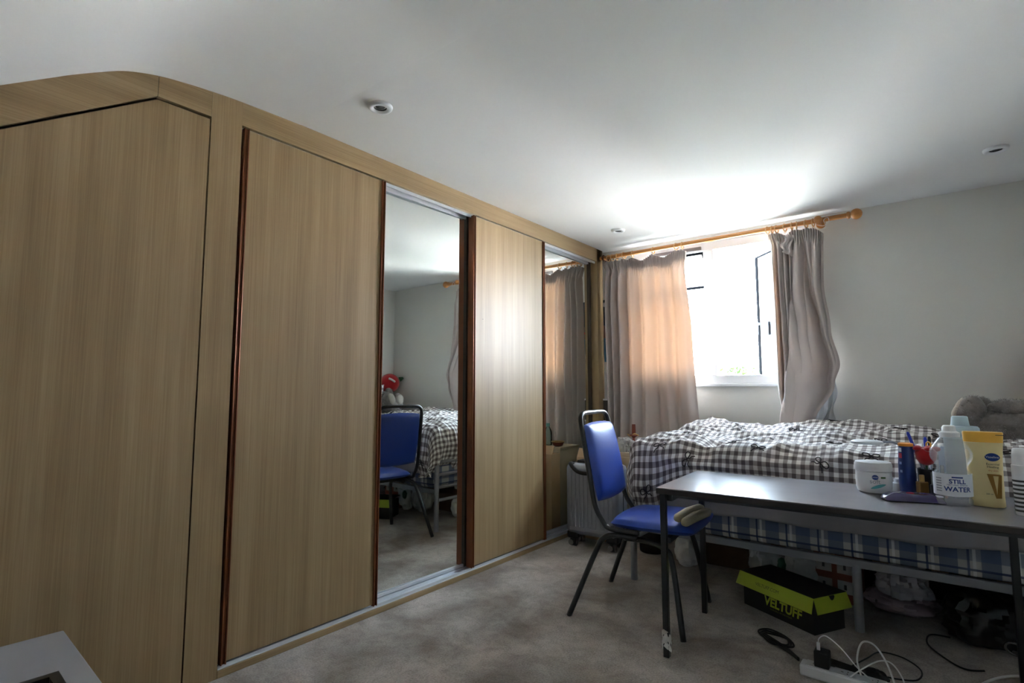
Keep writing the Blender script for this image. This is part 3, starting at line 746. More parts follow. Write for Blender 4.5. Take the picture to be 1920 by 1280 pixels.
for sx in (-1, 1):
    for sy in (-1, 1):
        x, y = sx*(TW/2-.024), sy*(TD/2-.024)
        lg = MB().box(x-.0125, x+.0125, y-.0125, y+.0125, .0, TZ-.026).build('leg', BLACKM, tb, bevel=.003)
        if sx < 0 and sy < 0:
            mbx = MB()
            mbx.grid(lambda u, v: (x+(.017+.004*math.sin(u*25+v*9))*math.cos(2*PI*u), y+(.017+.005*math.sin(u*19+v*12))*math.sin(2*PI*u), .105-.07*v+.012*math.sin(u*11)), 24, 8)
            mbx.build('torn_white_tape', mat('white_tape', srgb(214, 210, 204), .8), lg, smooth=True)

# ================================================================== CHAIR
chx = thing('chair', 'blue vinyl stacking chair with black tubular frame at the table end', 'chair', (1.02, 2.69, 0), math.radians(6))
def rpad(x0, x1, y0, y1, th, crown, rc, nu=30, nv=30, taper=0):
    """padded board: returns mb around origin plane, thickness along z"""
    mb = MB()
    def outline(u, v):
        a, b = 2*u-1, 2*v-1
        # squircle mapping for rounded corners
        X = a*math.sqrt(1-.5*b*b*rc); Y = b*math.sqrt(1-.5*a*a*rc)
        X /= math.sqrt(1-.5*rc) if False else 1; return X, Y
    for sgn in (1, -1):
        def fn(u, v):
            X, Y = outline(u, v); a, b = 2*u-1, 2*v-1
            e = (max(0, 1-a**10)*max(0, 1-b**10))**.5
            z = sgn*(th/2*e+(crown*(1-a*a)*(1-b*b) if sgn > 0 else 0))
            return ((x0+x1)/2+X*(x1-x0)/2, (y0+y1)/2+Y*(y1-y0)/2*(1-taper*X), z)
        n0 = len(mb.f); mb.grid(fn, nu, nv)
        if sgn < 0: mb.f[n0:] = [f[::-1] for f in mb.f[n0:]]
    return mb
seat = rpad(-.105, .335, -.235, .235, .05, .016, .30, taper=-.04)
seat.v = [(x, y, z+.462+.02*(x-.1)) for x, y, z in seat.v]
seat.build('seat', BLUEV, chx, smooth=True)
# backrest: pad in a leaning plane
lean = math.radians(11.5)
bk = rpad(-.205, .205, -.198, .198, .05, .014, .22, taper=.03)
Mb = Matrix.Translation((-.196, 0, .745)) @ Matrix.Rotation(-lean, 4, 'Y') @ Matrix(((0, 0, 1, 0), (0, 1, 0, 0), (1, 0, 0, 0), (0, 0, 0, 1)))
bk.v = [tuple(Mb @ Vector(p)) for p in bk.v]; bk.f = [f[::-1] for f in bk.f]
bk.build('backrest', BLUEV, chx, smooth=True)
fr = []
pathL = []
def bpt(y, z): return (-.198-math.tan(lean)*(z-.745)-.012, y, z)
loop = [(.06, -.215, .43), (-.04, -.215, .43), (-.10, -.215, .437), (-.128, -.214, .468), bpt(-.212, .54), bpt(-.205, .70), bpt(-.195, .86), bpt(-.188, .945), bpt(-.172, .978), bpt(-.13, .994), bpt(0, .996)]
pts = spline(loop, 6); pts2 = [Vector((p.x, -p.y, p.z)) for p in pts[::-1]]
MB().tube(pts+pts2[1:], .0125, 12).build('back_frame', BLACKM, chx, smooth=True)
for sy in (-1, 1):
    MB().tube(spline([(.05, sy*.21, .405), (-.06, sy*.215, .405), (-.118, sy*.222, .385), (-.155, sy*.235, .32), (-.285, sy*.28, .0)], 7), .0135, 12).build('leg', BLACKM, chx, smooth=True)
    MB().tube(spline([(-.02, sy*.19, .392), (.10, sy*.195, .392), (.18, sy*.205, .372), (.218, sy*.215, .31), (.272, sy*.265, .0)], 7), .0135, 12).build('leg', BLACKM, chx, smooth=True)
for x in (.0, .2): MB().box(x-.012, x+.012, -.215, .215, .405, .43).build('seat_rail', BLACKM, chx)
# beige rolls lying on the seat front
BEIGE = mat('beige_fabric', srgb(186, 176, 148), .9, bump=(60, .2))
sl = thing('rolled_cloth', 'pair of rolled beige cloths on the front of the blue seat', 'cloth', (1.335, 2.64, .487), math.radians(84))
for dyy, dz in ((0, 0), (.036, .014)):
    MB().tube([(-.15, dyy, .02+dz), (-.13, dyy, .022+dz), (-.02, dyy+.004, .028+dz), (.10, dyy, .03+dz), (.13, dyy, .03+dz)], [.012, .021, .024, .022, .012], 14).build('roll', BEIGE, sl, smooth=True)

# ================================================================== TABLE-TOP THINGS
def Z(z): return TZ+z
def cyl_map(cx, cy, cz, r, ang, sy=1.0, eps=.0008):
    """flat (x,y) text -> wrapped round a vertical cylinder, centred on angle ang"""
    def f(x, y):
        a = ang+x/r; return (cx+(r+eps)*math.cos(a), cy+(r*sy+eps)*math.sin(a), cz+y)
    return f
def facing(cx, cy): return math.atan2(CAM.y-cy, CAM.x-cx)
def curved_patch(cx, cy, r, a0, a1, z0, z1, eps=.0006, n=20, sy=1.0, m_=4):
    return MB().grid(lambda u, v: (cx+(r+eps)*math.cos(a0+(a1-a0)*u), cy+(r*sy+eps)*math.sin(a0+(a1-a0)*u), z0+(z1-z0)*v), n, m_)
# cream jar
jx, jy, jr = 2.045, 2.715, .064
jt = thing('cream_jar', 'white tub of cream with blue dot and teal swoosh on the table', 'jar', (jx, jy, TZ))
MB().lathe([(.05, 0), (.058, .004), (.063, .02), (.0645, .05), (.063, .085)], n=40).build('jar_body', WHITEP, jt, smooth=True, auto=50)
MB().lathe([(.064, .087), (.0665, .09), (.0665, .112), (.063, .122), (.05, .124)], n=40).build('lid', WHITEP, jt, smooth=True, auto=50)
fa = facing(jx, jy)
def disc_on(cx, cy, r, ang, z, rad, rz=None, n=24):
    rz = rz or rad; f = cyl_map(cx, cy, 0, r, ang, eps=.0012)
    return MB().add([f(rad*math.cos(2*PI*i/n), z+rz*math.sin(2*PI*i/n)) for i in range(n)], [tuple(range(n))])
disc_on(jx, jy, .0645, fa+.08, Z(.066), .011, .010).build('blue_badge', TEXTB, jt, world=True)
text_mb('NIVEA', .0065, cyl_map(jx, jy, Z(.064), .0645, fa+.08, eps=.002)).build('badge_lettering', WHITEP, jt, world=True)
text_mb('soft', .024, cyl_map(jx, jy, Z(.042), .0645, fa+.06, eps=.0015)).build('soft_lettering', mat('print_grey', srgb(150, 156, 166), .5), jt, world=True)
curved_patch(jx, jy, .0645, fa+.38, fa+.66, Z(.062), Z(.069), .001).build('green_label', mat('print_green', srgb(70, 104, 58), .5), jt, world=True)
MB().grid(lambda u, v: cyl_map(jx, jy, 0, .0645, fa, eps=.0012)(-.012+.055*u, Z(.016)+.018*u*u+.004+(.013*math.sin(PI*u)**.7)*v), 20, 3).build('teal_swoosh', mat('print_teal', srgb(96, 182, 190), .5), jt, world=True)
# gooseneck lamp
lp = thing('desk_lamp', 'white disc-headed lamp on a bent grey neck behind the cream jar', 'lamp', (2.17, 2.82, TZ))
MB().lathe([(.035, 0), (.04, .004), (.04, .012), (.01, .016)], (2.17, 2.835, TZ), 28).build('base', WHITEP, lp, smooth=True, world=True, auto=40)
MB().tube(spline([(2.17, 2.835, Z(.014)), (2.175, 2.84, Z(.10)), (2.155, 2.83, Z(.165)), (2.12, 2.80, Z(.197)), (2.08, 2.775, Z(.20))], 8), .005, 8).build('neck', mat('grey_neck', srgb(150, 156, 168), .4), lp, smooth=True, world=True)
MB().lathe([(.05, -.006), (.058, -.003), (.058, .004), (.052, .008)], (2.025, 2.755, Z(.197)), 36).build('lamp_head', WHITEP, lp, smooth=True, world=True, auto=40)
# blue lotion bottle
bx, by = 2.157, 2.775
bt = thing('lotion_bottle', 'tall dark blue lotion bottle with orange rim beside the cream jar', 'bottle', (bx, by, TZ))
NAVY = mat('navy_plastic', srgb(24, 50, 116), .3, coat=.3)
MB().lathe([(.025, 0), (.029, .004), (.030, .05), (.029, .12), (.026, .17), (.0255, .192)], n=30).build('bottle_body', NAVY, bt, smooth=True, auto=50)
MB().lathe([(.0257, .188), (.0265, .19), (.0265, .199), (.02, .201)], n=30).build('orange_rim', mat('orange_plastic', srgb(236, 150, 50), .4), bt, smooth=True, auto=50)
fb = facing(bx, by)
for z0, z1, a0, a1, col, nm in ((.165, .182, -1.0, -.55, (214, 216, 226), 'white_print'), (.14, .16, -1.05, -.55, (190, 50, 70), 'red_print'), (.115, .125, -.95, -.6, (150, 170, 220), 'pale_print'), (.082, .092, -.9, -.55, (170, 190, 226), 'pale_print')):
    curved_patch(bx, by, .0285 if z0 < .13 else .0275, fb+a0, fb+a1, Z(z0), Z(z1), .0012).build(nm, mat('bottle_'+nm+str(z0), srgb(*col), .4), bt, world=True)
# pen pot with pens, red tulip toy
pp = thing('pen_pot', 'black mesh pen pot behind the blue bottle', 'pot', (2.225, 2.80, TZ))
MB().lathe([(.034, 0), (.036, .003), (.036, .10), (.034, .10), (.034, .006), (.001, .006)], (2.225, 2.80, TZ), 24).build('pot_body', BLACKP, pp, smooth=True, world=True, auto=50)
PENB = mat('blue_pen_plastic', srgb(36, 58, 190), .3); PENG = mat('pale_pen_barrel', srgb(170, 178, 196), .3)
def pen(p0, p1, cap, lab, g='pens in the black pot'):
    p0, p1 = Vector(p0), Vector(p1); t = thing('pen', lab, 'pen', p0, 0, g); d = p1-p0
    MB().tube([p0, p0+d*.55], .0045, 8).build('barrel', PENG, t, smooth=True, world=True)
    MB().tube([p0+d*.55, p0+d*.6, p0+d*.97, p1], [.0048, .0062, .006, .003], 10).build('pen_cap', cap, t, smooth=True, world=True)
pen((2.235, 2.78, Z(.01)), (2.165, 2.80, Z(.245)), PENB, 'long blue-capped pen leaning left out of the pot')
pen((2.225, 2.81, Z(.01)), (2.222, 2.83, Z(.225)), PENB, 'short blue pen standing upright behind the red flower')
pen((2.235, 2.815, Z(.01)), (2.236, 2.832, Z(.228)), BLACKP, 'black-capped pen standing upright behind the red flower')
tu = thing('toy_flower', 'red tulip shaped plush flower in the pen pot', 'flower', (2.222, 2.775, Z(.03)))
MB().lathe([(.004, .115), (.022, .122), (.034, .142), (.037, .166), (.034, .180), (.026, .185), (.02, .175)], (2.222, 2.775, TZ), 24).build('flower_head', REDF, tu, smooth=True, world=True)
for k_ in range(5):
    a = 2*PI*k_/5
    MB().ball((2.222+.033*math.cos(a), 2.775+.033*math.sin(a), Z(.182)), (.016, .016, .010), 12, 8).build('petal_tip', REDF, tu, smooth=True, world=True)
MB().tube([(2.222, 2.785, Z(.012)), (2.222, 2.775, Z(.12))], .004, 8).build('stem', MATS['green_felt'], tu, smooth=True, world=True)
MB().torus((2.232, 2.80, Z(.195)), .012, .003, (.8, .6, 0), 16, 6).build('yellow_loop', mat('yellow_cord', srgb(226, 170, 60), .5), tu, smooth=True, world=True)
# pale card with dots
cd = thing('tag_card', 'pale blue rounded card with dark dots behind the water bottle', 'card', (2.29, 2.84, TZ))
MB().prism([(-.03+.0, 0), (.03, 0), (.03, .17), (.024, .185), (-.018, .19), (-.028, .175)], 1, -.001, .001).build('card_body', mat('pale_blue_card', srgb(204, 214, 240), .5), cd)
for x, z in ((.008, .165), (-.004, .135), (.016, .12)): 
    MB().add([(x+.004*math.cos(2*PI*i/12), -.0016, z+.004*math.sin(2*PI*i/12)) for i in range(12)], [tuple(range(12))]).build('dot', TEXTB, cd)
# small cosmetics
def small_bottle(x, y, r, h, m1, m2, lab, sq=False):
    t = thing('small_bottle', lab, 'bottle', (x, y, TZ), math.radians(35), 'small cosmetics on the table')
    if sq: MB().box(-r, r, -r*.7, r*.7, 0, h*.7).build('bottle_body', m1, t, bevel=.004)
    else: MB().lathe([(r*.9, 0), (r, .003), (r, h*.66), (r*.55, h*.72)], n=20).build('bottle_body', m1, t, smooth=True, auto=50)
    MB().lathe([(r*.5, h*.70), (r*.5, h*.98), (r*.4, h)], n=18).build('bottle_cap', m2, t, smooth=True, auto=50)
GOLD = mat('gold_metal', srgb(206, 170, 110), .3, metal=.8); AMBER = mat('amber_glass', srgb(150, 112, 60), .15, coat=.5)
small_bottle(2.205, 2.70, .018, .085, AMBER, GOLD, 'small amber perfume bottle with gold cap behind the purple pouch', True)
small_bottle(2.252, 2.655, .022, .085, BLACKP, GOLD, 'small black bottle with gold neck left of the water bottle')
small_bottle(2.27, 2.72, .012, .125, mat('rose_tube', srgb(190, 140, 120), .35), CHROME, 'slim rose tube with silver cap left of the water bottle')
small_bottle(2.118, 2.79, .02, .05, WHITEP, WHITEP, 'small white pot between cream jar and blue bottle')
MB_g = MB().box(-.03, .03, -.008, .008, 0, .09).build('mirror_tile', mat('pale_green_box', srgb(176, 190, 180), .4), bevel=.002)
MB_g.location = (2.262, 2.775, TZ); MB_g.rotation_euler = (0, 0, .5); tag(MB_g, 'pale green slim box standing behind the rose tube', 'box')
# purple pouch
PURP = mat('purple_foil', srgb(52, 40, 96), .22, coat=.6)
pu = thing('purple_pouch', 'shiny purple packet lying at the table front', 'packet', (2.175, 2.575, TZ), math.radians(18))
def pouch(u, v):
    a, b = 2*u-1, 2*v-1; e = max(0, 1-a**6)*max(0, 1-b**4)
    return (a*.098*(1-.05*b*b), b*.042, .004+.026*e**.6+.005*mnoise.noise(Vector((a*4, b*3, 2)))*e)
mbq = MB().grid(pouch, 40, 20); n0 = len(mbq.f); mbq.grid(lambda u, v: (pouch(u, v)[0], pouch(u, v)[1], .001), 40, 20); mbq.f[n0:] = [f[::-1] for f in mbq.f[n0:]]
mbq.build('packet_body', PURP, pu, smooth=True)
MB().ball((-.01, -.012, .031), (.014, .007, .003), 12, 6).build('red_print', mat('print_red', srgb(200, 40, 50), .35), pu, smooth=True)
MB().ball((.075, -.018, .024), (.018, .014, .004), 12, 6).build('silver_print', mat('print_silver', srgb(176, 180, 206), .3), pu, smooth=True)
bc = MB().tube(spline([(2.10, 2.66, Z(.008)), (2.15, 2.64, Z(.012)), (2.20, 2.635, Z(.016)), (2.235, 2.62, Z(.012))], 6), [.006]*6+[.009]*6+[.011]*6+[.006], 8).build('hair_clip', BLACKP, smooth=True)
tag(bc, 'black hair clip lying behind the purple packet', 'hair clip')
# water bottle
wx, wy = 2.297, 2.585
wb = thing('water_bottle', 'clear plastic water bottle with white cap and white label', 'bottle', (wx, wy, TZ))
MB().lathe([(.044, .0), (.055, .006), (.056, .02), (.052, .03), (.056, .04), (.056, .115), (.046, .126), (.044, .135), (.051, .150), (.060, .164), (.0635, .178), (.062, .182), (.0635, .187), (.061, .198), (.053, .214), (.041, .232), (.030, .246), (.022, .252), (.021, .262)], n=44).build('bottle_body', PET, wb, smooth=True)
MB().lathe([(.030, .246), (.031, .250), (.031, .262), (.021, .268), (.019, .285), (.016, .288)], n=30).build('screw_cap', WHITEP, wb, smooth=True, auto=35)
fw_ = facing(wx, wy)
curved_patch(wx, wy, .0563, fw_-1.75, fw_+1.75, Z(.038), Z(.117), .0008, 50).build('paper_label', mat('bottle_label', srgb(226, 230, 238), .5), wb, smooth=True, world=True)
lab = cyl_map(wx, wy, 0, .0563, fw_+.25, eps=.002)
text_mb('STILL', .021, lambda x, y: lab(x, y+Z(.084)), bold=.0006).build('still_lettering', TEXTB, wb, world=True)
text_mb('NATURAL SPRING', .0075, lambda x, y: lab(x, y+Z(.076))).build('small_lettering', TEXTB, wb, world=True)
text_mb('WATER', .023, lambda x, y: lab(x, y+Z(.056)), bold=.0006).build('water_lettering', TEXTB, wb, world=True)
MB().grid(lambda u, v: lab(-.016+.032*u, Z(.103)+.005*v), 8, 2).build('blue_bar', TEXTB, wb, world=True)
for k_ in range(6): MB().grid(lambda u, v: cyl_map(wx, wy, 0, .0563, fw_-.75, eps=.002)(-.010+.020*u, Z(.052+.009*k_)+.004*v), 6, 1).build('grey_print', MATS['print_grey'], wb, world=True)
# light blue shaker
sh = thing('shaker_bottle', 'pale blue-grey drinks shaker with spout lid behind the water bottle', 'bottle', (2.335, 2.77, TZ))
SHK = mat('pale_blue_plastic', srgb(186, 206, 216), .35); SHB = mat('grey_shaker_plastic', srgb(150, 164, 170), .3)
MB().lathe([(.046, 0), (.05, .005), (.054, .2), (.055, .235)], n=40).build('bottle_body', SHB, sh, smooth=True, auto=50)
MB().lathe([(.057, .23), (.0575, .236), (.056, .240), (.0575, .244), (.0585, .25), (.0585, .27), (.053, .277), (.032, .279)], n=40).build('lid', SHK, sh, smooth=True, auto=40)
MB().lathe([(.030, .279), (.028, .29), (.0255, .313), (.022, .316)], n=30).build('spout', SHK, sh, smooth=True, auto=40)
# yellow lotion
vx, vy = 2.392, 2.635; va = math.radians(2)
vb = thing('lotion_bottle', 'cream yellow body lotion bottle with orange cap on the table', 'bottle', (vx, vy, TZ), math.atan2(CAM.y-vy, CAM.x-vx)+PI/2+.02)
YEL = mat('cream_yellow_plastic', srgb(236, 216, 160), .4); YCAP = mat('orange_yellow_plastic', srgb(240, 184, 70), .4)
def ov(prof, n=44, p=2.6):
    mb = MB()
    for a_, b_, z in prof:
        for j in range(n):
            t = 2*PI*j/n; c, s = math.cos(t), math.sin(t)
            mb.v.append((a_*math.copysign(abs(c)**(2/p), c), b_*math.copysign(abs(s)**(2/p), s), z))
    k_ = len(prof); mb.f = [(i*n+j, i*n+(j+1) % n, (i+1)*n+(j+1) % n, (i+1)*n+j) for i in range(k_-1) for j in range(n)]+[tuple(range(n))[::-1], tuple(range((k_-1)*n, k_*n))]
    return mb
ov([(.047, .024, 0), (.051, .027, .004), (.050, .028, .03), (.0495, .028, .10), (.051, .028, .17), (.054, .026, .215), (.055, .025, .228)]).build('bottle_body', YEL, vb, smooth=True, auto=50)
ov([(.0555, .0255, .229), (.056, .0255, .24), (.0575, .0255, .262), (.056, .024, .266)]).build('flip_cap', YCAP, vb, smooth=True, auto=50)
MB().box(.035, .058, -.0265, -.024, .2555, .2575).build('cap_notch', TABEDGE, vb)
FY = -.0286
def front(x, y): return (x, FY-.0004-.0*x, y)
def poly_front(pts, nm, mm, y=FY): MB().prism(pts, 1, y-.0006, y).build(nm, mm, vb)
poly_front([(.022+.021*math.cos(2*PI*i/28)*(1-.12*abs(math.sin(2*PI*i/28))), .178+.0145*math.sin(2*PI*i/28)) for i in range(28)], 'blue_oval', TEXTB)
text_mb('Vaseline', .011, lambda x, y: (x+.022, FY-.0012, y+.175)).build('oval_lettering', WHITEP, vb)
text_mb('Essential', .0105, lambda x, y: (x+.022, FY-.001, y+.150)).build('dark_lettering', TEXTD, vb)
text_mb('Healing', .0105, lambda x, y: (x+.022, FY-.001, y+.140)).build('dark_lettering', TEXTD, vb)
text_mb('dry skin', .0085, lambda x, y: (x+.022, FY-.001, y+.128)).build('orange_lettering', mat('print_orange', srgb(210, 120, 80), .5), vb)
BRZ = mat('print_bronze', srgb(160, 116, 48), .35, metal=.4)
poly_front([(.004, .118), (.020, .118), (.027, .062), (.028, .045), (.036, .118), (.044, .116), (.040, .035), (.025, .033)], 'letter_v', BRZ)
poly_front([(.015, .118), (.040, .118), (.0395, .112), (.016, .112)], 'letter_v_bar', BRZ)
text_mb('200 ml', .007, lambda x, y: (x+.008, FY-.001, y+.045)).build('dark_lettering', TEXTD, vb)
# striped cup at the edge of frame
cu = thing('striped_cup', 'white ribbed cup with dark bands at the right table corner', 'cup', (2.425, 2.40, TZ))
CUPB = mat('dark_cup_band', srgb(60, 58, 58), .5)
cxx, cyy = 2.502-.0, 2.545
cu.location = (2.478, 2.52, TZ)
MB().lathe([(.019, 0), (.021, .003), (.024, .13), (.0245, .165), (.022, .167), (.021, .20), (.019, .218), (.015, .222)], n=32).build('cup_body', WHITEP, cu, smooth=True, auto=40)
for k_ in range(8): MB().lathe([(.0212+.0003*k_, .012+.014*k_), (.0222+.0003*k_, .013+.014*k_), (.0222+.0003*k_, .018+.014*k_), (.0213+.0003*k_, .019+.014*k_)], n=32, cap=False).build('band', CUPB, cu, smooth=True)

# ================================================================== CORNER: chest, suitcase and odds
ch_ = thing('low_chest', 'low beige chest in the corner behind the suitcase', 'chest', (.34, 3.98, 0))
CHB = mat('beige_board', srgb(190, 172, 146), .6)
MB().box(.06, .64, 3.80, 4.08, 0, .625).build('chest_body', CHB, ch_, world=True, bevel=.004)
MB().box(.05, .65, 3.79, 4.09, .625, .645).build('chest_top', CHB, ch_, world=True, bevel=.003)
for z in (.06, .25, .44): MB().box(.075, .625, 3.788, 3.80, z, z+.17).build('drawer', CHB, ch_, world=True, bevel=.003)
cb = thing('cardboard_box', 'open cardboard box with raised flap behind the suitcase', 'box', (.17, 3.68, 0))
MB().box(.05, .33, 3.66, 3.66+.006, 0, .60).box(.05, .33, 3.776, 3.782, 0, .60).box(.05, .056, 3.666, 3.776, 0, .60).box(.324, .33, 3.666, 3.776, 0, .6).box(.05, .33, 3.66, 3.78, 0, .006).build('box_body', CARD, cb, world=True)
MB().prism([(3.663, .60), (3.70, .665), (3.705, .662), (3.668, .598)], 0, .05, .33).build('flap', CARD, cb, world=True)
# suitcase
SIL = mat('silver_grey_shell', srgb(150, 154, 164), .35, metal=.25)
su = thing('suitcase', 'silver ribbed hard shell suitcase with black corners behind the blue chair', 'suitcase', (.30, 3.52, 0), math.radians(5))
SW, SD, SZ0, SZ1 = .40, .22, .085, .585
MB().box(-SW/2, SW/2, -SD/2, SD/2, SZ0, SZ1).build('shell', SIL, su, bevel=.035, smooth=True, auto=60)
for i in range(11):
    x = -SW/2+.045+i*.031
    for s_ in (-1, 1): MB().box(x-.009, x+.009, s_*(SD/2)-.004, s_*(SD/2)+.004, SZ0+.06, SZ1-.045).build('rib', SIL, su, bevel=.003)
MB().box(-SW/2-.003, SW/2+.003, -.008, .008, SZ0-.003, SZ1+.003).build('zip_band', BLACKP, su, bevel=.02)
for sx in (-1, 1):
    for sy in (-1, 1):
        x, y = sx*(SW/2-.05), sy*(SD/2-.05)
        w_ = MB().box(x-.045, x+.045, y-.045, y+.045, .055, .115).build('wheel_housing', BLACKP, su, bevel=.018)
        for dxx in (-.012, .012):
            wh = MB().tube([(x+dxx-.008, y-.012, .031), (x+dxx+.008, y-.012, .031)], .031, 20).build('wheel', BLACKP, w_, smooth=True, auto=40)
        MB().tube([(x-.022, y-.012, .031), (x+.022, y-.012, .031)], .018, 16).tube([(x-.01, y-.046, .031), (x-.01, y-.040, .031)], .02, 16).build('hub', CHROME, w_, smooth=True, auto=40)
MB().tube(spline([(-.15, -.06, SZ1-.01), (-.15, -.12, SZ1+.0), (-.08, -.15, SZ1-.045), (.02, -.15, SZ1-.05), (.10, -.12, SZ1)], 6), [.014]*25, 10).build('carry_handle', BLACKP, su, smooth=True)
MB().box(-.14, .14, -.035, .06, SZ1-.003, SZ1+.018).build('handle_base', BLACKP, su, bevel=.006)
MB().tube([(-.09, .03, SZ1+.015), (-.09, .03, SZ1+.03), (.09, .03, SZ1+.03), (.09, .03, SZ1+.015)], .01, 8).build('trolley_handle', BLACKP, su, smooth=True)
# on the chest
CZ = .645
gb = thing('water_bottle', 'small clear bottle with green cap on the corner chest', 'bottle', (.235, 3.88, CZ))
MB().lathe([(.03, 0), (.034, .004), (.034, .11), (.028, .13), (.014, .155), (.013, .165)], n=28).build('bottle_body', glass_thin('green_tinted_plastic', (.75, .9, .88, 1), .06, .08), gb, smooth=True)
MB().lathe([(.016, .16), (.016, .185), (.013, .187)], n=20).build('screw_cap', mat('green_cap', srgb(96, 150, 140), .4), gb, smooth=True, auto=40)
FILM = film_mat('clear_film', srgb(210, 210, 206), .38)
def crumple(nm, c, r, mm, lab, cat, seed, amp=.35, n=40, k=26, flat=0, twist=None):
    def fn(u, v):
        th = PI*v; ph = 2*PI*u
        d = Vector((math.sin(th)*math.cos(ph), math.sin(th)*math.sin(ph), math.cos(th)))
        q = Vector((math.cos(ph)*math.sin(th), math.sin(ph)*math.sin(th), math.cos(th)))
        a = 1+amp*(mnoise.noise(q*1.7+Vector((seed, 0, 0)))+.6*(1-2*abs(mnoise.noise(q*3.1+Vector((0, seed, 0)))))-.3)
        if twist: a *= 1-.55*max(0, d.z)**1.5*twist
        p = Vector((c[0]+d.x*r[0]*a, c[1]+d.y*r[1]*a, c[2]+d.z*r[2]*a))
        if p.z < flat: p.z = flat
        return p
    o = MB().grid(fn, n, k).build(nm, mm, smooth=True, auto=35)
    me = o.data
    if lab: tag(o, lab, cat)
    return o
crumple('plastic_bag', (.36, 3.86, CZ+.05), (.075, .06, .10), FILM, 'small clear crumpled plastic bag on the corner chest', 'plastic bag', 3.3, flat=CZ+.001, twist=1)
orn = thing('candle_holder', 'dark red candle holder with yellow ribbon on the corner chest', 'ornament', (.40, 3.94, CZ))
RB = mat('dark_red_wood', srgb(120, 52, 34), .4)
MB().lathe([(.03, 0), (.032, .006), (.012, .016), (.009, .10), (.02, .11), (.04, .118), (.04, .125), (.016, .13), (.014, .20), (.012, .205)], n=24).build('holder', RB, orn, smooth=True, auto=40)
MB().tube(spline([(-.04, -.03, .13), (-.01, -.035, .115), (.02, -.03, .135), (.05, -.02, .12)], 5), .004, 6).build('ribbon', mat('yellow_ribbon', srgb(190, 160, 90), .6), orn, smooth=True)
bo = thing('bowl', 'red and gold bowl on the corner chest by the wardrobe', 'bowl', (.12, 3.86, CZ))
MB().lathe([(.02, 0), (.04, .006), (.055, .04), (.053, .04), (.038, .01), (.001, .008)], n=28).build('bowl_body', RB, bo, smooth=True)
MB().torus((0, 0, .04), .054, .003, (0, 0, 1)).build('gold_rim', GOLD, bo, smooth=True)
bk_ = MB().box(-.05, .05, -.07, .07, 0, .02).build('notebook', mat('notebook_cover', srgb(206, 176, 140), .6), bevel=.002); bk_.location = (.47, 3.87, CZ); bk_.rotation_euler = (0, 0, .7); tag(bk_, 'tan notebook lying open-side out on the corner chest', 'book')
bb = MB().box(-.035, .035, -.05, .05, 0, .05).build('black_case', BLACKP, bevel=.008); bb.location = (.555, 3.86, CZ); bb.rotation_euler = (0, 0, .3); tag(bb, 'small black case on the corner chest next to the duvet', 'case')
# hanging blue package by the wardrobe end
hp = thing('hanging_packet', 'navy blue hanging packet with white emblem in the corner by the curtain', 'packet', (.025, 4.235, 1.62))
NB = mat('navy_card', srgb(20, 44, 72), .4); 
MB().box(-.045, .06, -.012, .012, .06, .29).build('packet_body', NB, hp, bevel=.008)
MB().prism([(-.040, -.05), (.06, -.05), (.06, .06), (-.044, .06)], 1, -.013, .011).build('photo_panel', mat('muted_photo_print', srgb(120, 92, 92), .5), hp, bevel=.004)
MB().prism([(-.022, -.26), (.03, -.26), (.05, -.12), (.06, -.05), (-.04, -.05), (-.034, -.13)], 1, -.012, .010).build('lower_panel', mat('sky_blue_print', srgb(52, 112, 150), .5), hp, bevel=.004)
MB().add([(-.012+.02*math.cos(2*PI*i/20), -.0126, .245+.02*math.sin(2*PI*i/20)) for i in range(20)], [tuple(range(20))]).build('emblem', mat('pale_emblem', srgb(190, 196, 206), .5), hp)
MB().box(.0, .05, -.0135, -.0128, -.005, .012).build('red_print', MATS['print_red'], hp)
MB().tube([(.005, 0, .29), (.01, .02, .33), (.01, .043, .34)], .003, 6).build('hook_loop', BLACKP, hp, smooth=True)
pf = thing('photo_frame', 'small white framed picture low in the corner by the curtain', 'picture frame', (.03, 4.2, .94))
MB().box(-.045, .045, -.004, .004, -.09, .09).build('backing', TEXTD, pf)
frame(MB(), -.05, .05, -.1, .1, .014, -.010, -.003).build('frame', WHITEP, pf, bevel=.002)
MB().box(-.03, .03, .004, .08, -.1, -.09).build('strut', TEXTD, pf)

# ================================================================== UNDER BED AND FLOOR CLUTTER
# shoe box with lime lid
ang = math.atan2(2.861-3.072, 1.779-1.40)
bxl, bxw, bxh = .43, .22, .165
sb = thing('shoe_box', 'black shoe box with lime green lid edge under the bed', 'box', (1.40, 3.075, 0), ang)
BLK = mat('black_card', srgb(26, 26, 26), .6); LIME = mat('lime_card', srgb(188, 204, 58), .55)
MB().box(.012, bxl-.008, .008, bxw-.008, 0, bxh-.02).build('box_body', BLK, sb, bevel=.002)
MB().box(0, bxl, 0, bxw, bxh, bxh+.004).build('lid_top', BLK, sb)
fl = .062
def flapq(a, b, c, d, nm): 
    mbx = MB().add([a, b, c, d], [(0, 1, 2, 3)]); return mbx.build(nm, LIME, sb, solid=.002)
flapq((0, 0, bxh+.002), (bxl, 0, bxh+.002), (bxl+.004, -.022, bxh-fl), (-.01, -.022, bxh-fl), 'lid_edge')
flapq((bxl, 0, bxh+.002), (bxl, bxw, bxh+.002), (bxl+.022, bxw+.006, bxh-fl), (bxl+.022, -.006, bxh-fl), 'lid_edge')
text_mb('VELTUFF', .060, lambda x, y: (bxl*.58+x, .0072, .045+y), squeeze=.92, bold=.0022, shear=.15).build('bold_lettering', LIME, sb)
text_mb('DURABLE WORKWEAR', .012, lambda x, y: (bxl*.56+x, .0072, .028+y)).build('small_lettering', mat('olive_print', srgb(120, 126, 50), .6), sb)
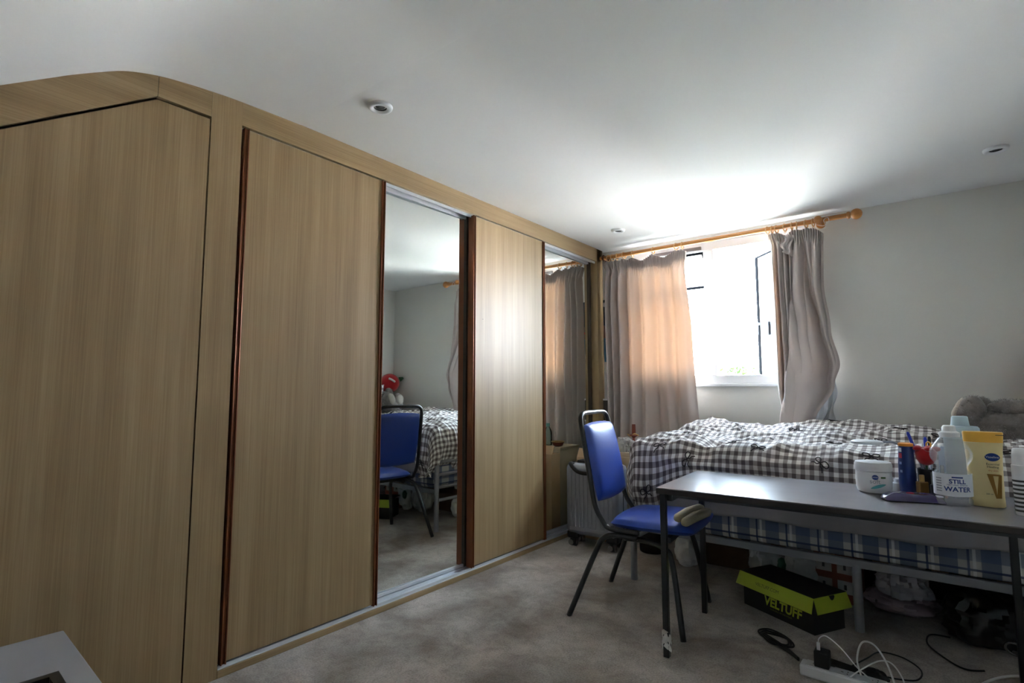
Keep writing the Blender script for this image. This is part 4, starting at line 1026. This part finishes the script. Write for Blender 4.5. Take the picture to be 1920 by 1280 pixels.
text_mb('VELTUFF.COM', .022, lambda x, y: (bxl*.42+x, -.0125+(y)*.34-.002, bxh-.036+y*.94)).build('lid_lettering', mat('dark_olive_print', srgb(96, 104, 36), .6), sb)
MB().add([(bxl+.0045-.0+.006*math.sin(0), bxw*.5+.016*math.cos(PI+PI*i/10), bxh+.003+.0*i) for i in range(11)]+[(bxl+.010, bxw*.5+.016*math.cos(PI+PI*i/10)*.98, bxh-.018*math.sin(PI*i/10)+.001) for i in range(11)], [(i, i+1, 12+i, 11+i) for i in range(10)]).build('thumb_notch', BLK, sb)
# white plastic bags, boxes
WBAG = film_mat('white_bag_film', srgb(222, 224, 224), .93)
crumple('plastic_bag', (1.44, 3.47, .13), (.10, .09, .13), WBAG, 'white carrier bag under the bed behind the shoe box, on the left', 'plastic bag', 1.1, .28, flat=.002)
crumple('plastic_bag', (1.63, 3.44, .14), (.085, .08, .14), WBAG, 'white carrier bag with green knot under the bed behind the shoe box', 'plastic bag', 5.7, .28, flat=.002)
crumple('plastic_bag', (.97, 3.50, .10), (.085, .075, .11), WBAG, 'small white bag on the floor under the foot of the bed', 'plastic bag', 8.2, .25, flat=.002)
crumple('green_rag', (1.545, 3.345, .155), (.022, .02, .035), mat('green_tie', srgb(40, 104, 80), .6), 'small green rag caught between the two white carrier bags', 'rag', 3.1, .3, 20, 14)
ob = thing('carton', 'orange and white printed carton under the bed right of the white bags', 'carton', (1.80, 3.45, 0), math.radians(-6))
ORG = mat('orange_card', srgb(140, 76, 52), .6)
MB().box(-.10, .10, -.05, .12, 0, .25).build('carton_body', ORG, ob, bevel=.002)
for x, z in ((-.09, .15), (.01, .15), (-.09, .05), (.01, .05)):
    MB().box(x, x+.075, -.0515, -.05, z, z+.065).build('white_panel', mat('white_print', srgb(206, 200, 196), .6), ob)
    MB().box(x+.03, x+.042, -.0525, -.0515, z+.02, z+.045).build('dark_figure', TEXTD, ob)
CLB = film_mat('milky_film', srgb(226, 222, 230), .8)
crumple('plastic_bag', (2.08, 3.40, .175), (.12, .10, .11), CLB, 'milky clear plastic bag slumped on a lilac parcel under the bed', 'plastic bag', 2.9, .38, flat=.105, twist=.3)
crumple('fabric_parcel', (2.07, 3.44, .06), (.15, .14, .055), mat('lilac_wrap', srgb(170, 150, 158), .5), 'flat lilac wrapped parcel under the bed', 'parcel', 4.4, .22, flat=.002)
crumple('black_bag', (2.39, 3.27, .10), (.15, .13, .13), mat('black_nylon', srgb(16, 16, 20), .35), 'shiny black bag under the bed behind the right table leg', 'bag', 6.1, .25, flat=.002)
bgx = crumple('blue_bag', (2.65, 3.50, .13), (.14, .13, .16), mat('navy_nylon', srgb(22, 38, 80), .5), 'dark blue fabric bag under the bed at the right edge', 'bag', 9.4, .25, flat=.002)
bkl = MB().torus((2.47, 3.15, .04), .03, .006, (.2, .9, .4), 18, 6).build('metal_buckle', CHROME, smooth=True); tag(bkl, 'shiny metal ring by the black bag near the right table leg', 'ring')
bn = thing('waste_bin', 'small black bin on the floor behind the blue chair', 'bin', (.66, 3.66, 0))
MB().lathe([(.085, 0), (.09, .004), (.105, .20), (.101, .20), (.086, .008), (.001, .008)], n=30).build('bin_body', BLACKP, bn, smooth=True, auto=50)
MB().torus((0, 0, .20), .105, .005, (0, 0, 1)).build('rim', BLACKP, bn, smooth=True)
dk = MB().box(-.20, .20, -.11, .11, 0, .16).build('storage_box', mat('brown_card', srgb(88, 62, 40), .8), bevel=.004); dk.location = (1.20, 3.72, 0); tag(dk, 'low brown box in the dark under the bed beside the white bags', 'box')
# storage masses at the back under the bed (seen dimly)
for x, y, w_, d_, h_, lab, c in ((1.75, 3.85, .5, .25, .24, 'dark holdall pushed to the wall under the bed, behind the white bags', (40, 38, 42)), (2.3, 3.85, .45, .25, .22, 'charcoal holdall against the wall under the bed, behind the black bag', (34, 34, 38))):
    o = rpad(-w_/2, w_/2, -d_/2, d_/2, h_, .02, .3); o.v = [(a, b, c_+h_/2) for a, b, c_ in o.v]
    o = o.build('holdall', mat('holdall_'+str(x), srgb(*c), .8), smooth=True); o.location = (x, y, 0); tag(o, lab, 'bag')

# extension lead
ex = thing('extension_lead', 'white four way extension lead on the carpet under the table', 'extension lead', (1.785, 2.478, 0), math.radians(-1.5))
EL, EW, EH = .42, .062, .048
MB().box(0, EL, -EW/2, EW/2, .004, EH).build('lead_body', WHITEP, ex, bevel=.008)
for i in range(4):
    x = .055+i*.095
    sk = MB().box(x-.036, x+.036, -EW/2+.005, EW/2-.005, EH-.001, EH+.0015).build('socket', WHITEP, ex, bevel=.001)
    MB().box(x-.012, x-.004, -.002, .002, EH+.0012, EH+.002).box(x+.008, x+.012, -.012, -.006, EH+.0012, EH+.002).box(x+.008, x+.012, .006, .012, EH+.0012, EH+.002).build('slots', TEXTD, sk)
ad = thing('plug_adapter', 'black mains charger plugged into the white extension lead', 'plug', (1.862, 2.476, EH), math.radians(-1.5))
MB().box(-.026, .026, -.026, .026, .002, .062).build('adapter_body', BLACKP, ad, bevel=.005)
uc = thing('charging_cable', 'white charging cable arching from the black charger', 'cable', (1.85, 2.47, .11))
MB().box(1.845, 1.857, 2.466, 2.474, .108, .138).build('connector', WHITEP, uc, world=True, bevel=.002)
MB().tube(spline([(1.851, 2.47, .136), (1.856, 2.47, .155), (1.88, 2.47, .168), (1.93, 2.46, .14), (1.98, 2.44, .095), (2.02, 2.42, .075), (2.06, 2.40, .05)], 8), .0022, 7).build('cord', WHITEC, uc, smooth=True, world=True)
w1 = MB().tube(spline([(1.99, 2.46, .06), (1.975, 2.50, .10), (1.99, 2.54, .15), (2.03, 2.53, .155), (2.07, 2.48, .12), (2.10, 2.42, .06), (2.12, 2.36, .02)], 9), .0034, 8).build('white_cable', WHITEC, smooth=True); tag(w1, 'thick white cable in a tall loop over the extension lead', 'cable')
w2 = MB().tube(spline([(1.955, 2.44, .052), (1.99, 2.48, .075), (2.04, 2.53, .10), (2.08, 2.54, .10), (2.115, 2.50, .07), (2.125, 2.44, .03), (2.12, 2.38, .006)], 9), .0026, 8).build('white_cable', WHITEC, smooth=True); tag(w2, 'thin white cable in a low arc right of the extension lead', 'cable')
w3 = MB().tube(spline([(2.25, 2.50, .006), (2.30, 2.62, .006), (2.34, 2.78, .006), (2.42, 2.92, .006), (2.52, 2.99, .006), (2.62, 3.0, .006)], 8), .005, 8).build('white_cable', WHITEC, smooth=True); tag(w3, 'white mains flex passing behind the right table leg', 'cable')
# black cables
b1 = MB()
for k_ in range(3):
    o_ = .012*k_
    b1.tube(spline([(1.76, 2.57, .006+.004*k_), (1.70, 2.63+o_, .007), (1.60, 2.70+o_, .008+.003*k_), (1.56+o_, 2.76-o_, .008), (1.60, 2.80-o_*2, .01), (1.68, 2.76-o_, .008+.003*k_), (1.72-o_, 2.68, .009), (1.64, 2.66+o_, .008), (1.58+o_, 2.72, .011)], 8), .004, 7)
tag(b1.build('black_cable', BLACKC, smooth=True), 'coiled black flex on the carpet beside the shoe box', 'cable')
b2 = MB().tube(spline([(1.92, 2.60, .006), (1.98, 2.76, .006), (2.02, 2.86, .006), (2.10, 2.86, .006), (2.16, 2.78, .006), (2.15, 2.68, .006), (2.08, 2.64, .006), (2.02, 2.64, .006)], 8), .003, 7).build('black_cable', BLACKC, smooth=True); tag(b2, 'thin black cable in a wide loop on the carpet beyond the extension lead', 'cable')
b3 = MB().tube(spline([(2.26, 3.22, .006), (2.19, 3.20, .006), (2.18, 3.08, .006), (2.24, 2.96, .006), (2.30, 2.90, .006), (2.36, 2.93, .006)], 8), .0035, 7).build('black_cable', BLACKC, smooth=True); tag(b3, 'black cable curving from the black bag to the right table leg', 'cable')
pa = thing('power_brick', 'black power adapter with yellow sticker behind the extension lead', 'adapter', (1.92, 2.575, 0), math.radians(-12))
MB().box(-.075, .075, -.03, .03, .0, .032).build('brick_body', BLACKP, pa, bevel=.006)
MB().box(-.02, .02, -.031, -.03, .008, .024).build('sticker', mat('yellow_sticker', srgb(176, 160, 40), .5), pa)
pk = crumple('black_adapter', (2.02, 2.575, .025), (.045, .03, .025), BLACKP, 'small black plug lying right of the power adapter', 'plug', 1.9, .2, 24, 14, flat=.001)

# ================================================================== FOREGROUND: white cabinet corner
CABG = mat('pale_grey_cabinet', srgb(160, 160, 165), .5)
wc = thing('bedside_cabinet', 'pale grey-white cabinet top corner in the near left foreground', 'cabinet', (1.25, .03, 0), math.radians(-3))
MB().box(-.235, .235, -.245, .255, .68, .70).build('cabinet_top', CABG, wc, bevel=.002)
MB().box(-.225, .225, -.235, .245, .05, .68).build('cabinet_body', CABG, wc, bevel=.002)
for z in (.08, .28, .48):
    d_ = MB().box(.225, .24, -.225, .235, z, z+.185).build('drawer', CABG, wc, bevel=.003)
    MB().box(.24, .255, -.05, .05, z+.09, z+.10).build('handle', CHROME, d_)
for sx in (-1, 1):
    for sy in (-1, 1): MB().box(sx*.2-.015, sx*.2+.015, sy*.21-.015, sy*.21+.015, 0, .05).build('foot', BLACKP, wc)
bs = thing('black_tray', 'black tray lying on the pale cabinet in the foreground', 'tray', (1.352, .13, .70), math.radians(-3))
MB().box(-.105, .105, -.10, .105, 0, .012).build('tray_base', BLACKP, bs, bevel=.003)
MB().box(-.105, .105, .093, .105, .012, .022).box(-.105, .105, -.10, -.088, .012, .022).box(-.105, -.093, -.088, .093, .012, .022).box(.093, .105, -.088, .093, .012, .022).build('rim', BLACKP, bs)
